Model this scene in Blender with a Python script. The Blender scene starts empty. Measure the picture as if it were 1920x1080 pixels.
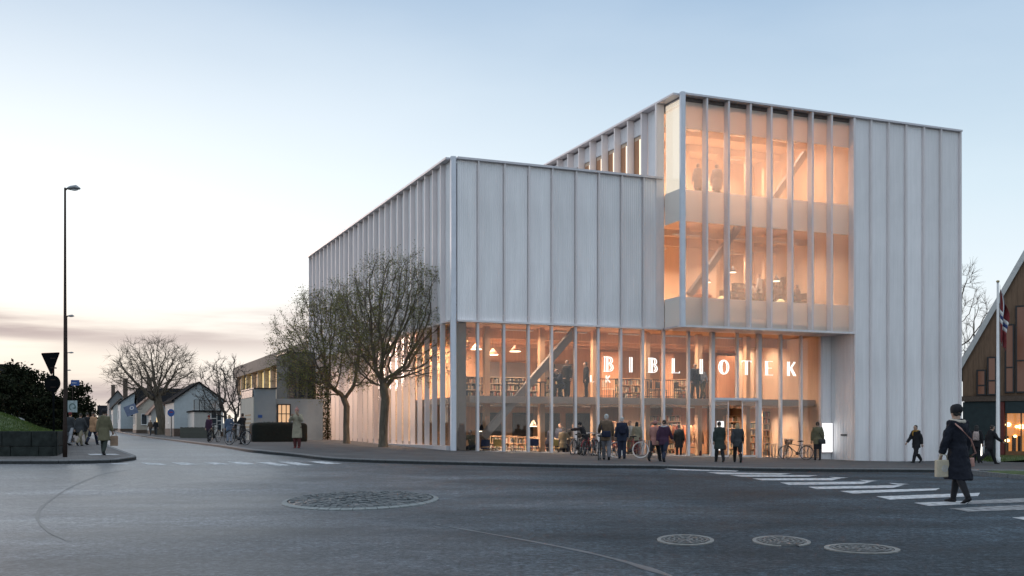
import bpy, bmesh, math, random
import numpy as np
from mathutils import Vector, Matrix, noise
from mathutils.geometry import delaunay_2d_cdt

SC = bpy.context.scene
COL = SC.collection
R_ = math.radians

# ------------------------------------------------------------------ camera
F = 2050.0; HZ = 808.0; CAMH = 1.3          # focal length and horizon row in 1920-wide pixels, eye height
cd = bpy.data.cameras.new('camera'); cam = bpy.data.objects.new('camera', cd); COL.objects.link(cam)
cam.location = (0, 0, CAMH); cam.rotation_euler = (R_(90), 0, 0)
cd.sensor_width = 36; cd.lens = F / 1920 * 36; cd.shift_y = (HZ - 540) / 1920
cd.clip_start = 0.1; cd.clip_end = 5000
SC.camera = cam

# ------------------------------------------------------------------ sky, sun, exposure
SUN_AZ, SUN_EL = R_(-27), R_(5)              # azimuth from +Y, low on the left behind the street
def build_world():
    w = bpy.data.worlds.new('World'); SC.world = w; w.use_nodes = True
    nt = w.node_tree; N = nt.nodes; L = nt.links; N.clear()
    out = N.new('ShaderNodeOutputWorld'); bg = N.new('ShaderNodeBackground')
    tc = N.new('ShaderNodeTexCoord'); sep = N.new('ShaderNodeSeparateXYZ'); L.new(tc.outputs['Generated'], sep.inputs[0])
    def m(op, a, b=None, c=None, clamp=False):
        n = N.new('ShaderNodeMath'); n.operation = op; n.use_clamp = clamp
        for i, v in enumerate((a, b, c)):
            if v is None: continue
            if isinstance(v, (int, float)): n.inputs[i].default_value = v
            else: L.new(v, n.inputs[i])
        return n.outputs[0]
    def mix(f, a, b, bt='MIX'):
        n = N.new('ShaderNodeMix'); n.data_type = 'RGBA'; n.blend_type = bt; n.clamp_factor = True
        for i, v in ((0, f), (6, a), (7, b)):
            if isinstance(v, (int, float)): n.inputs[i].default_value = v
            elif isinstance(v, tuple): n.inputs[i].default_value = (*v, 1)
            else: L.new(v, n.inputs[i])
        return n.outputs[2]
    z = sep.outputs[2]
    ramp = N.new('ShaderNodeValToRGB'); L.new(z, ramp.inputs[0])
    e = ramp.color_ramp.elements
    stops = [(0.0, (.72, .75, .76)), (.08, (.68, .73, .76)), (.20, (.50, .605, .68)), (.37, (.265, .38, .525)), (.60, (.46, .56, .68)), (1, (.62, .67, .74))]  # overhead stops, out of view, raised to brighten the front cladding
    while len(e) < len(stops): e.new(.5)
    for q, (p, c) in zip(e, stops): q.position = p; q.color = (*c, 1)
    sky = N.new('ShaderNodeTexSky'); sky.sky_type = 'NISHITA'; sky.sun_disc = False
    sky.sun_elevation = SUN_EL; sky.sun_rotation = SUN_AZ; sky.dust_density = 1.5
    nis = mix(1.0, sky.outputs[0], (.10, .10, .10), 'MULTIPLY')
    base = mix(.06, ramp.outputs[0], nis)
    # glow of the sun that has just gone down
    sd = (math.sin(SUN_AZ) * math.cos(R_(6)), math.cos(SUN_AZ) * math.cos(R_(6)), math.sin(R_(6)))
    dot = N.new('ShaderNodeVectorMath'); dot.operation = 'DOT_PRODUCT'; L.new(tc.outputs['Generated'], dot.inputs[0]); dot.inputs[1].default_value = sd
    d = m('MAXIMUM', dot.outputs['Value'], 0)
    zf = N.new('ShaderNodeMapRange'); L.new(z, zf.inputs[0]); zf.inputs[1].default_value = .11; zf.inputs[2].default_value = .37; zf.inputs[3].default_value = 1; zf.inputs[4].default_value = .22
    g1 = m('MULTIPLY', m('MULTIPLY', m('POWER', d, 6), .80), zf.outputs[0], clamp=True)
    s1 = mix(g1, base, (.86, .885, .90))
    zg = N.new('ShaderNodeMapRange'); zg.interpolation_type = 'SMOOTHSTEP'; L.new(z, zg.inputs[0]); zg.inputs[1].default_value = .02; zg.inputs[2].default_value = .19; zg.inputs[3].default_value = 1; zg.inputs[4].default_value = 0
    g2 = m('MULTIPLY', m('MULTIPLY', m('POWER', d, 14), .95), zg.outputs[0], clamp=True)
    s2 = mix(g2, s1, (1.02, .88, .69))
    # low stretched cloud banks near the horizon
    mp = N.new('ShaderNodeMapping'); L.new(tc.outputs['Generated'], mp.inputs[0]); mp.inputs['Scale'].default_value = (2.3, 2.3, 26)
    mp.inputs['Location'].default_value = (.35, .2, .62)
    nz = N.new('ShaderNodeTexNoise'); L.new(mp.outputs[0], nz.inputs[0]); nz.inputs['Scale'].default_value = 1.25; nz.inputs['Detail'].default_value = 7; nz.inputs['Roughness'].default_value = .52
    cr = N.new('ShaderNodeMapRange'); cr.interpolation_type = 'SMOOTHSTEP'; L.new(nz.outputs[0], cr.inputs[0]); cr.inputs[1].default_value = .34; cr.inputs[2].default_value = .60
    # two banks
    def band(c, wd):
        t = m('DIVIDE', m('SUBTRACT', z, c), wd); return m('POWER', 2.718, m('MULTIPLY', m('MULTIPLY', t, t), -1))
    b1 = band(.092, .026); b2 = band(.032, .019)
    bb = m('ADD', b1, b2, clamp=True)
    az = m('SMOOTH_MIN', 1, m('POWER', d, 5), .1)
    cm = m('MULTIPLY', m('MULTIPLY', bb, m('MULTIPLY_ADD', cr.outputs[0], .80, .25)), m('MULTIPLY', az, 1.12), clamp=True)
    s3 = mix(cm, s2, (.41, .335, .315))
    # thin high veil so that the blue is not perfectly even
    mp2 = N.new('ShaderNodeMapping'); L.new(tc.outputs['Generated'], mp2.inputs[0]); mp2.inputs['Scale'].default_value = (1.6, 1.6, 5)
    nz2 = N.new('ShaderNodeTexNoise'); L.new(mp2.outputs[0], nz2.inputs[0]); nz2.inputs['Scale'].default_value = 2; nz2.inputs['Detail'].default_value = 5
    cr2 = N.new('ShaderNodeMapRange'); L.new(nz2.outputs[0], cr2.inputs[0]); cr2.inputs[1].default_value = .45; cr2.inputs[2].default_value = .8; cr2.inputs[4].default_value = .16
    s4 = mix(cr2.outputs[0], s3, (.66, .72, .77))
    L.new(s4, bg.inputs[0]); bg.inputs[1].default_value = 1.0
    L.new(bg.outputs[0], out.inputs[0])
build_world()
sl = bpy.data.lights.new('sun', 'SUN'); so = bpy.data.objects.new('sun', sl); COL.objects.link(so)
sl.energy = 0.55; sl.angle = R_(9); sl.color = (1, .74, .62)
SV = Vector((math.sin(SUN_AZ - R_(8)) * math.cos(SUN_EL), math.cos(SUN_AZ - R_(8)) * math.cos(SUN_EL), math.sin(SUN_EL)))
so.rotation_euler = SV.to_track_quat('Z', 'Y').to_euler(); so.location = (-30, 20, 40)
SC.view_settings.view_transform = 'Standard'; SC.view_settings.look = 'None'
SC.view_settings.exposure = 0.52; SC.view_settings.gamma = 1.0; SC.view_settings.use_curve_mapping = False
SC.render.engine = 'CYCLES'
SC.cycles.use_denoising = True
SC.cycles.max_bounces = 8; SC.cycles.transparent_max_bounces = 24; SC.cycles.sample_clamp_indirect = 6
SC.cycles.caustics_reflective = False; SC.cycles.caustics_refractive = False

# ------------------------------------------------------------------ pixel <-> place
def ss(a, b, t):
    t = min(1, max(0, (t - a) / (b - a))); return t * t * (3 - 2 * t)
def RZ(x, y):                                  # height of the road surface
    s = ss(20, 52, y); k = ss(10, -8, x) if False else 1 - ss(-8, 10, x)
    return s * (.2 - .031 * min(20, max(-10, x))) + k * (.004 * max(0, y - 50) + .00006 * max(0, y - 90) ** 2)
PV = .12                                       # kerb height
def pt(px, py, Y): return Vector(((px - 960) / F * Y, Y, CAMH + (HZ - py) / F * Y))
def gp(px, py, dz=0.0):                        # the ground point seen at a pixel
    lo = 3.0; prev = None; Y = 3.0
    while Y < 400:
        p = pt(px, py, Y)
        if p.z <= RZ(p.x, p.y) + dz: break
        prev = Y; Y += .5
    a, b = prev or 3.0, Y
    for _ in range(30):
        c = (a + b) / 2; p = pt(px, py, c)
        if p.z <= RZ(p.x, p.y) + dz: b = c
        else: a = c
    p = pt(px, py, b); p.z = RZ(p.x, p.y) + dz; return p
# the library's own axes: a along the street front, b back along the side street
LA = Vector((-2.683, 50, 0)); LU = Vector((.925, .379, 0)).normalized(); LV = Vector((-.379, .925, 0)).normalized()
LROT = math.atan2(LU.y, LU.x)
def bl(a, b, z=0): p = LA + LU * a + LV * b; p.z = z; return p
def apx(px, b):
    k = (px - 960) / F; return (k * (LA.y + LV.y * b) - LA.x - LV.x * b) / (LU.x - LU.y * k)
def bpx(px, a):
    k = (px - 960) / F; return (k * (LA.y + LU.y * a) - LA.x - LU.x * a) / (LV.x - LV.y * k)

# ------------------------------------------------------------------ materials
MATS = {}
def _base(name):
    m = bpy.data.materials.new(name); m.use_nodes = True; return m, m.node_tree.nodes, m.node_tree.links, m.node_tree.nodes['Principled BSDF']
def mat(name, col, rough=.6, metal=0, var=.25, scale=6, bump=0, bscale=None, spec=.5, stretch=None, col2=None, big=None, lo=.3, hi=.7, each=0):
    if name in MATS: return MATS[name]
    m, N, L, b = _base(name)
    tc = N.new('ShaderNodeTexCoord'); mp = N.new('ShaderNodeMapping'); L.new(tc.outputs['Object'], mp.inputs[0])
    if stretch: mp.inputs['Scale'].default_value = stretch
    nz = N.new('ShaderNodeTexNoise'); nz.inputs['Scale'].default_value = scale; nz.inputs['Detail'].default_value = 6; nz.inputs['Roughness'].default_value = .6
    L.new(mp.outputs[0], nz.inputs[0])
    mx = N.new('ShaderNodeMix'); mx.data_type = 'RGBA'
    c2 = col2 or tuple(min(1, c * (1 + var)) for c in col); c1 = tuple(c * (1 - var) for c in col) if not col2 else col
    mx.inputs[6].default_value = (*c1, 1); mx.inputs[7].default_value = (*c2, 1)
    mr = N.new('ShaderNodeMapRange'); L.new(nz.outputs[0], mr.inputs[0]); mr.inputs[1].default_value = lo; mr.inputs[2].default_value = hi
    L.new(mr.outputs[0], mx.inputs[0])
    cout = mx.outputs[2]
    if big:                                    # a second, larger mottling
        n2 = N.new('ShaderNodeTexNoise'); n2.inputs['Scale'].default_value = big[0]; n2.inputs['Detail'].default_value = 4; L.new(tc.outputs['Object'], n2.inputs[0])
        r2 = N.new('ShaderNodeMapRange'); L.new(n2.outputs[0], r2.inputs[0]); r2.inputs[1].default_value = .3; r2.inputs[2].default_value = .7; r2.inputs[3].default_value = 1 - big[1]; r2.inputs[4].default_value = 1 + big[1]
        mm = N.new('ShaderNodeMix'); mm.data_type = 'RGBA'; mm.blend_type = 'MULTIPLY'; mm.inputs[0].default_value = 1
        L.new(cout, mm.inputs[6]); L.new(r2.outputs[0], mm.inputs[7]); cout = mm.outputs[2]
    if each:                                   # panels of one batch differ a little in tone
        oi = N.new('ShaderNodeObjectInfo'); r3 = N.new('ShaderNodeMapRange'); L.new(oi.outputs['Random'], r3.inputs[0]); r3.inputs[3].default_value = 1 - each; r3.inputs[4].default_value = 1 + each * .4
        m3 = N.new('ShaderNodeMix'); m3.data_type = 'RGBA'; m3.blend_type = 'MULTIPLY'; m3.inputs[0].default_value = 1; L.new(cout, m3.inputs[6]); L.new(r3.outputs[0], m3.inputs[7]); cout = m3.outputs[2]
    L.new(cout, b.inputs['Base Color'])
    b.inputs['Roughness'].default_value = rough; b.inputs['Metallic'].default_value = metal
    b.inputs['Specular IOR Level'].default_value = spec
    if bump:
        bn = N.new('ShaderNodeBump'); bn.inputs['Strength'].default_value = bump; bn.inputs['Distance'].default_value = .02
        n3 = N.new('ShaderNodeTexNoise'); n3.inputs['Scale'].default_value = bscale or scale * 3; n3.inputs['Detail'].default_value = 4; L.new(mp.outputs[0], n3.inputs[0])
        L.new(n3.outputs[0], bn.inputs['Height']); L.new(bn.outputs[0], b.inputs['Normal'])
    MATS[name] = m; return m
def island(name, cols, rough=.7, spec=.3, metal=0, trans=0):       # a different colour for each loose piece of one mesh
    if name in MATS: return MATS[name]
    m, N, L, b = _base(name)
    g = N.new('ShaderNodeNewGeometry'); r = N.new('ShaderNodeValToRGB'); L.new(g.outputs['Random Per Island'], r.inputs[0])
    r.color_ramp.interpolation = 'CONSTANT' if len(cols) > 3 else 'LINEAR'
    e = r.color_ramp.elements
    while len(e) < len(cols): e.new(.5)
    for i, (q, c) in enumerate(zip(e, cols)): q.position = i / len(cols); q.color = (*c, 1)
    L.new(r.outputs[0], b.inputs['Base Color']); b.inputs['Roughness'].default_value = rough; b.inputs['Specular IOR Level'].default_value = spec
    b.inputs['Metallic'].default_value = metal
    MATS[name] = m; return m
def emit(name, col, s):
    if name in MATS: return MATS[name]
    m, N, L, b = _base(name)
    b.inputs['Base Color'].default_value = (*[c * .7 for c in col], 1); b.inputs['Emission Color'].default_value = (*col, 1); b.inputs['Emission Strength'].default_value = s
    MATS[name] = m; return m
def glass(name, tint=(.95, .95, .95), ior=1.35, rough=.02, extra=0.0):
    if name in MATS: return MATS[name]
    m = bpy.data.materials.new(name); m.use_nodes = True; N = m.node_tree.nodes; L = m.node_tree.links; N.clear()
    o = N.new('ShaderNodeOutputMaterial'); t = N.new('ShaderNodeBsdfTransparent'); t.inputs[0].default_value = (*tint, 1)
    g = N.new('ShaderNodeBsdfGlossy'); g.inputs['Roughness'].default_value = rough; gm = N.new('ShaderNodeNewGeometry'); dt = N.new('ShaderNodeVectorMath'); dt.operation = 'DOT_PRODUCT'; L.new(gm.outputs['Normal'], dt.inputs[0]); L.new(gm.outputs['Incoming'], dt.inputs[1])
    def mm(op, x, v):
        n = N.new('ShaderNodeMath'); n.operation = op; L.new(x, n.inputs[0] if op != 'SUBTRACT' else n.inputs[1])
        if op != 'ABSOLUTE': n.inputs[1 if op != 'SUBTRACT' else 0].default_value = v
        return n.outputs[0]
    r0 = ((ior - 1) / (ior + 1)) ** 2; fr = mm('ADD', mm('MULTIPLY', mm('POWER', mm('SUBTRACT', mm('ABSOLUTE', dt.outputs['Value'], 0), 1.0), 5), 1 - r0), r0)
    # slight waviness of large panes
    tc = N.new('ShaderNodeTexCoord'); nz = N.new('ShaderNodeTexNoise'); nz.inputs['Scale'].default_value = .7; L.new(tc.outputs['Object'], nz.inputs[0])
    bp = N.new('ShaderNodeBump'); bp.inputs['Strength'].default_value = .05; bp.inputs['Distance'].default_value = .05; L.new(nz.outputs[0], bp.inputs['Height']); L.new(bp.outputs[0], g.inputs['Normal'])
    a = N.new('ShaderNodeMath'); a.operation = 'ADD'; a.inputs[1].default_value = extra; L.new(fr, a.inputs[0])
    x = N.new('ShaderNodeMixShader'); L.new(a.outputs[0], x.inputs[0]); L.new(t.outputs[0], x.inputs[1]); L.new(g.outputs[0], x.inputs[2]); L.new(x.outputs[0], o.inputs[0])
    MATS[name] = m; return m
def veil(name, col, f, ior=1.42):                  # clear glass with a pale printed film
    m = glass(name, (.95, .93, .91), ior); N = m.node_tree.nodes; L = m.node_tree.links
    o = next(n for n in N if n.type == 'OUTPUT_MATERIAL'); src = o.inputs[0].links[0].from_socket
    d = N.new('ShaderNodeBsdfDiffuse'); d.inputs[0].default_value = (*col, 1); t = N.new('ShaderNodeBsdfTranslucent'); t.inputs[0].default_value = (*col, 1)
    a = N.new('ShaderNodeMixShader'); a.inputs[0].default_value = .5; L.new(d.outputs[0], a.inputs[1]); L.new(t.outputs[0], a.inputs[2])
    x = N.new('ShaderNodeMixShader'); x.inputs[0].default_value = f; L.new(src, x.inputs[1]); L.new(a.outputs[0], x.inputs[2]); L.new(x.outputs[0], o.inputs[0]); return m
def frost(name, col, mixf):                       # printed / fritted glass: part diffuse, part clear
    m = bpy.data.materials.new(name); m.use_nodes = True; N = m.node_tree.nodes; L = m.node_tree.links; N.clear()
    o = N.new('ShaderNodeOutputMaterial'); t = N.new('ShaderNodeBsdfTranslucent'); t.inputs[0].default_value = (*col, 1)
    d = N.new('ShaderNodeBsdfPrincipled'); d.inputs['Base Color'].default_value = (*col, 1); d.inputs['Roughness'].default_value = .35
    x = N.new('ShaderNodeMixShader'); x.inputs[0].default_value = mixf; L.new(t.outputs[0], x.inputs[1]); L.new(d.outputs[0], x.inputs[2]); L.new(x.outputs[0], o.inputs[0])
    MATS[name] = m; return m

# ------------------------------------------------------------------ mesh building
class MB:
    def __init__(s): s.v = []; s.f = []
    def add(s, vs, fs):
        o = len(s.v); s.v += [tuple(v) for v in vs]; s.f += [tuple(i + o for i in f) for f in fs]; return s
    def box(s, x0, x1, y0, y1, z0, z1, M=None):
        vs = [Vector((x, y, z)) for z in (z0, z1) for y in (y0, y1) for x in (x0, x1)]
        if M is not None: vs = [M @ v for v in vs]
        return s.add(vs, [(0, 2, 3, 1), (4, 5, 7, 6), (0, 1, 5, 4), (2, 6, 7, 3), (0, 4, 6, 2), (1, 3, 7, 5)])
    def beam(s, p, q, w, h, up=(0, 0, 1)):     # a squared bar from p to q
        p, q = Vector(p), Vector(q); d = (q - p).normalized(); e1 = d.cross(Vector(up))
        if e1.length < 1e-4: e1 = d.cross(Vector((1, 0, 0)))
        e1.normalize(); e2 = e1.cross(d)
        vs = [c + e1 * (a * w / 2) + e2 * (b * h / 2) for c in (p, q) for a, b in ((-1, -1), (1, -1), (1, 1), (-1, 1))]
        return s.add(vs, [(3, 2, 1, 0), (4, 5, 6, 7), (0, 1, 5, 4), (1, 2, 6, 5), (2, 3, 7, 6), (3, 0, 4, 7)])
    def tube(s, pts, rad, n=8, lat=None, cap=True):
        pts = [Vector(p) for p in pts]; rings = []
        for i, p in enumerate(pts):
            d = (pts[min(i + 1, len(pts) - 1)] - pts[max(i - 1, 0)]).normalized()
            if lat is not None:
                e1 = Vector(lat); e1 = (e1 - d * e1.dot(d)).normalized(); e2 = d.cross(e1)
            else:
                r = Vector((0, 0, 1)) if abs(d.z) < .8 else Vector((0, 1, 0))
                e1 = d.cross(r).normalized(); e2 = d.cross(e1)
            q = rad[i] if isinstance(rad, (list, tuple)) else rad
            rx, ry = q if isinstance(q, (list, tuple)) else (q, q)
            rings.append([p + e1 * (rx * math.cos(t)) + e2 * (ry * math.sin(t)) for t in (2 * math.pi * k / n for k in range(n))])
        vs = [v for r in rings for v in r]; fs = []
        for i in range(len(rings) - 1):
            for k in range(n):
                a = i * n + k; b = i * n + (k + 1) % n; fs.append((a, b, b + n, a + n))
        if cap: fs.append(tuple(range(n - 1, -1, -1))); fs.append(tuple(range((len(rings) - 1) * n, len(rings) * n)))
        return s.add(vs, fs)
    def ball(s, c, r, n=10, m=7, M=None):
        c = Vector(c); rx, ry, rz = r if isinstance(r, (list, tuple)) else (r, r, r); vs = [Vector((0, 0, -rz))]
        for i in range(1, m):
            t = -math.pi / 2 + math.pi * i / m
            for k in range(n):
                u = 2 * math.pi * k / n; vs.append(Vector((rx * math.cos(t) * math.cos(u), ry * math.cos(t) * math.sin(u), rz * math.sin(t))))
        vs.append(Vector((0, 0, rz))); fs = []
        for k in range(n): fs.append((0, 1 + (k + 1) % n, 1 + k))
        for i in range(m - 2):
            for k in range(n):
                a = 1 + i * n + k; b = 1 + i * n + (k + 1) % n; fs.append((a, b, b + n, a + n))
        t = len(vs) - 1; o = 1 + (m - 2) * n
        for k in range(n): fs.append((o + k, o + (k + 1) % n, t))
        if M is not None: vs = [M @ v for v in vs]
        return s.add([v + c for v in vs], fs)
    def prism(s, poly, d, M=None):              # poly in (x, z), extruded along y from d[0] to d[1]
        n = len(poly); vs = [Vector((x, y, z)) for y in d for x, z in poly]
        if M is not None: vs = [M @ v for v in vs]
        return s.add(vs, [tuple(range(n)), tuple(range(2 * n - 1, n - 1, -1))] + [(k, k + n, (k + 1) % n + n, (k + 1) % n) for k in range(n)])
    def mesh(s, name, m, smooth=False):
        me = bpy.data.meshes.new(name); me.from_pydata(s.v, [], s.f); me.update()
        if m is not None: me.materials.append(m)
        if smooth: me.polygons.foreach_set('use_smooth', [True] * len(me.polygons))
        return me
    def build(s, name, m, parent=None, smooth=False, loc=None, fix=True):
        me = s.mesh(name, m, smooth)
        if fix:
            b = bmesh.new(); b.from_mesh(me); bmesh.ops.recalc_face_normals(b, faces=b.faces); b.to_mesh(me); b.free()
        return ob(name, me, parent, loc)
def ob(name, me, parent=None, loc=None, rot=None):
    o = bpy.data.objects.new(name, me); COL.objects.link(o)
    if parent is not None: o.parent = parent
    if loc is not None: o.location = loc
    if rot is not None: o.rotation_euler = rot
    return o
def tag(o, label=None, cat=None, group=None, kind=None):
    if label: o['label'] = label
    if cat: o['category'] = cat
    if group: o['group'] = group
    if kind: o['kind'] = kind
    return o
def empty(name, loc, rz=0, label=None, cat=None, group=None):
    o = ob(name, None, None, loc, (0, 0, rz)); o.empty_display_size = .3
    return tag(o, label, cat, group)
def copy_tree(o, parent=None):
    kids = list(o.children); c = o.copy(); COL.objects.link(c)
    if parent is not None: c.parent = parent
    for k in kids: copy_tree(k, c)
    return c
def bevel(o, w=.01, seg=2):
    m = o.modifiers.new('bevel', 'BEVEL'); m.width = w; m.segments = seg; m.limit_method = 'ANGLE'; return o
def patch(poly, dz, res=2.0, far=6.0, zf=None):  # a sheet over a polygon, following the ground
    zf = zf or RZ
    P = []
    n = len(poly)
    for i in range(n):
        a, b = Vector(poly[i][:2]), Vector(poly[(i + 1) % n][:2]); k = max(1, int((b - a).length / (res if a.y < 75 else far)))
        P += [a.lerp(b, j / k) for j in range(k)]
    nb = len(P); E = [(i, (i + 1) % nb) for i in range(nb)]
    xs = [p.x for p in P]; ys = [p.y for p in P]
    y = min(ys)
    def inside(x, y):
        c = False; j = nb - 1
        for i in range(nb):
            a, b = P[i], P[j]
            if (a.y > y) != (b.y > y) and x < (b.x - a.x) * (y - a.y) / (b.y - a.y) + a.x: c = not c
            j = i
        return c
    V = list(P)
    while y < max(ys):
        st = res if y < 75 else far; x = min(xs)
        while x < max(xs):
            if inside(x, y): V.append(Vector((x, y)))
            x += st
        y += st
    vv, ee, ff, *_ = delaunay_2d_cdt(V, E, [], 1, 1e-4)
    mb = MB(); mb.v = [(v.x, v.y, zf(v.x, v.y) + dz) for v in vv]; mb.f = [tuple(f) for f in ff]
    return mb
# ------------------------------------------------------------------ the setting
def asphalt():
    m, N, L, b = _base('asphalt')
    tc = N.new('ShaderNodeTexCoord')
    def nz(sc, det=5, rough=.6, vec=None):
        n = N.new('ShaderNodeTexNoise'); n.inputs['Scale'].default_value = sc; n.inputs['Detail'].default_value = det; n.inputs['Roughness'].default_value = rough; L.new(vec or tc.outputs['Object'], n.inputs[0]); return n.outputs[0]
    def mr(v, a, c, lo, hi):
        n = N.new('ShaderNodeMapRange'); L.new(v, n.inputs[0]); n.inputs[1].default_value = a; n.inputs[2].default_value = c; n.inputs[3].default_value = lo; n.inputs[4].default_value = hi; return n.outputs[0]
    def mul(a, c):
        n = N.new('ShaderNodeMath'); n.operation = 'MULTIPLY'; L.new(a, n.inputs[0]); L.new(c, n.inputs[1]); return n.outputs[0]
    grain = nz(38, 3, .75); fine = nz(90, 2, .8); patchn = nz(.16, 5, .62); mid = nz(.9, 6, .65)
    # worn, lighter tracks that bend with the traffic, and thin tar lines
    mp = N.new('ShaderNodeMapping'); mp.inputs['Rotation'].default_value = (0, 0, .5); mp.inputs['Scale'].default_value = (.5, 2.2, 1); L.new(tc.outputs['Object'], mp.inputs[0])
    track = nz(.22, 4, .6, mp.outputs[0])
    vo = N.new('ShaderNodeTexVoronoi'); vo.feature = 'DISTANCE_TO_EDGE'; vo.inputs['Scale'].default_value = .09
    ad = N.new('ShaderNodeMixRGB'); ad.blend_type = 'ADD'; ad.inputs[0].default_value = 1; L.new(tc.outputs['Object'], ad.inputs[1])
    nd = N.new('ShaderNodeTexNoise'); nd.inputs['Scale'].default_value = .25; nd.inputs['Detail'].default_value = 5; L.new(tc.outputs['Object'], nd.inputs[0])
    sc = N.new('ShaderNodeVectorMath'); sc.operation = 'SCALE'; sc.inputs[3].default_value = 5; L.new(nd.outputs[1], sc.inputs[0]); L.new(sc.outputs[0], ad.inputs[2])
    L.new(ad.outputs[0], vo.inputs['Vector'])
    seam = mr(vo.outputs['Distance'], 0, .012, 1.35, 1.0)
    vc = N.new('ShaderNodeTexVoronoi'); vc.feature = 'DISTANCE_TO_EDGE'; vc.inputs['Scale'].default_value = .42; L.new(ad.outputs[0], vc.inputs['Vector']); crack = mr(vc.outputs['Distance'], 0, .006, .55, 1.0)
    sp = N.new('ShaderNodeTexNoise'); sp.inputs['Scale'].default_value = 1.7; sp.inputs['Detail'].default_value = 2; L.new(tc.outputs['Object'], sp.inputs[0]); spots = mr(sp.outputs[0], .66, .74, 1.0, .6)
    g4 = nz(17, 1, .5); g5 = nz(6, 2, .6); spots_ = mul(mr(g4, .32, .68, .5, 1.5), mr(g5, .32, .68, .85, 1.15)); g2 = nz(9, 3, .75); g3 = nz(3.2, 4, .7); crack = mul(mul(crack, spots_), mul(mr(g2, .32, .68, .5, 1.55), mr(g3, .3, .7, .75, 1.3)))
    v = mul(mul(crack, spots), mul(mul(mul(mr(grain, .3, .7, .3, 1.9), mr(fine, .25, .75, .5, 1.6)), mul(mr(patchn, .3, .7, .38, 1.7), mr(track, .35, .7, .62, 1.42))), mul(seam, mr(mid, .3, .7, .75, 1.28))))
    cr = N.new('ShaderNodeMixRGB'); cr.blend_type = 'MULTIPLY'; cr.inputs[0].default_value = 1; old = N.new('ShaderNodeTexNoise'); old.inputs['Scale'].default_value = .11; old.inputs['Detail'].default_value = 6; old.inputs['Roughness'].default_value = .6; L.new(tc.outputs['Object'], old.inputs[0]); spx = N.new('ShaderNodeSeparateXYZ'); L.new(tc.outputs['Object'], spx.inputs[0])
    ox = N.new('ShaderNodeMath'); ox.operation = 'MULTIPLY_ADD'; ox.inputs[1].default_value = 16; L.new(old.outputs[0], ox.inputs[0]); L.new(spx.outputs[0], ox.inputs[2]); om = mr(ox.outputs[0], 0, 11, 1, 0)
    oc = N.new('ShaderNodeMixRGB'); L.new(om, oc.inputs[0]); oc.inputs[1].default_value = (.026, .036, .045, 1); oc.inputs[2].default_value = (.078, .080, .086, 1); L.new(oc.outputs[0], cr.inputs[1]); L.new(v, cr.inputs[2])
    L.new(cr.outputs[0], b.inputs['Base Color'])
    rr = mul(mr(patchn, .3, .7, .92, 1.08), mr(track, .35, .7, .95, 1.05)); m2 = N.new('ShaderNodeMath'); m2.operation = 'MULTIPLY'; sv = mr(om, 0, 1, .12, .5); L.new(sv, b.inputs['Specular IOR Level']); ro = mr(om, 0, 1, .68, .37); L.new(rr, m2.inputs[0]); L.new(ro, m2.inputs[1]); L.new(m2.outputs[0], b.inputs['Roughness'])
    bp = N.new('ShaderNodeBump'); bp.inputs['Strength'].default_value = .55; bp.inputs['Distance'].default_value = .012; L.new(grain, bp.inputs['Height']); L.new(bp.outputs[0], b.inputs['Normal'])
    MATS['asphalt'] = m; return m
def paving(name, col, sx, sy, rough=.75):
    m, N, L, b = _base(name)
    tc = N.new('ShaderNodeTexCoord'); mp = N.new('ShaderNodeMapping'); mp.inputs['Rotation'].default_value = (0, 0, -LROT); L.new(tc.outputs['Object'], mp.inputs[0])
    br = N.new('ShaderNodeTexBrick'); L.new(mp.outputs[0], br.inputs[0]); br.inputs['Scale'].default_value = 1; br.inputs['Brick Width'].default_value = sx; br.inputs['Row Height'].default_value = sy; br.inputs['Mortar Size'].default_value = .008
    br.inputs['Color1'].default_value = (*[c * 1.12 for c in col], 1); br.inputs['Color2'].default_value = (*[c * .85 for c in col], 1); br.inputs['Mortar'].default_value = (*[c * .5 for c in col], 1)
    nz = N.new('ShaderNodeTexNoise'); nz.inputs['Scale'].default_value = .6; nz.inputs['Detail'].default_value = 8; nz.inputs['Roughness'].default_value = .7; L.new(tc.outputs['Object'], nz.inputs[0])
    r = N.new('ShaderNodeMapRange'); L.new(nz.outputs[0], r.inputs[0]); r.inputs[1].default_value = .3; r.inputs[2].default_value = .7; r.inputs[3].default_value = .6; r.inputs[4].default_value = 1.35
    x = N.new('ShaderNodeMixRGB'); x.blend_type = 'MULTIPLY'; x.inputs[0].default_value = 1; L.new(br.outputs[0], x.inputs[1]); L.new(r.outputs[0], x.inputs[2]); L.new(x.outputs[0], b.inputs['Base Color'])
    b.inputs['Roughness'].default_value = rough; b.inputs['Specular IOR Level'].default_value = .3
    MATS[name] = m; return m
M_ASPH = asphalt()
M_PAVE = paving('pavement_slabs', (.070, .073, .077), .7, .35)
M_PAVEL = paving('pavement_flags', (.115, .108, .105), .45, .3)
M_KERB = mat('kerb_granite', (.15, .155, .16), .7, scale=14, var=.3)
M_GRASS = mat('grass_turf', (.045, .075, .014), .9, scale=2, var=.35, bump=.6, bscale=40)
M_EARTH = mat('earth', (.05, .05, .04), .95, scale=.4, var=.3)
M_PAINT = mat('road_paint', (.20, .21, .22), .65, scale=7, col2=(.62, .64, .66), big=(.9, .18), lo=.36, hi=.60)
M_PAINTW = mat('road_paint_worn', (.06, .065, .07), .7, scale=7, col2=(.30, .31, .32), lo=.35, hi=.62)

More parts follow.
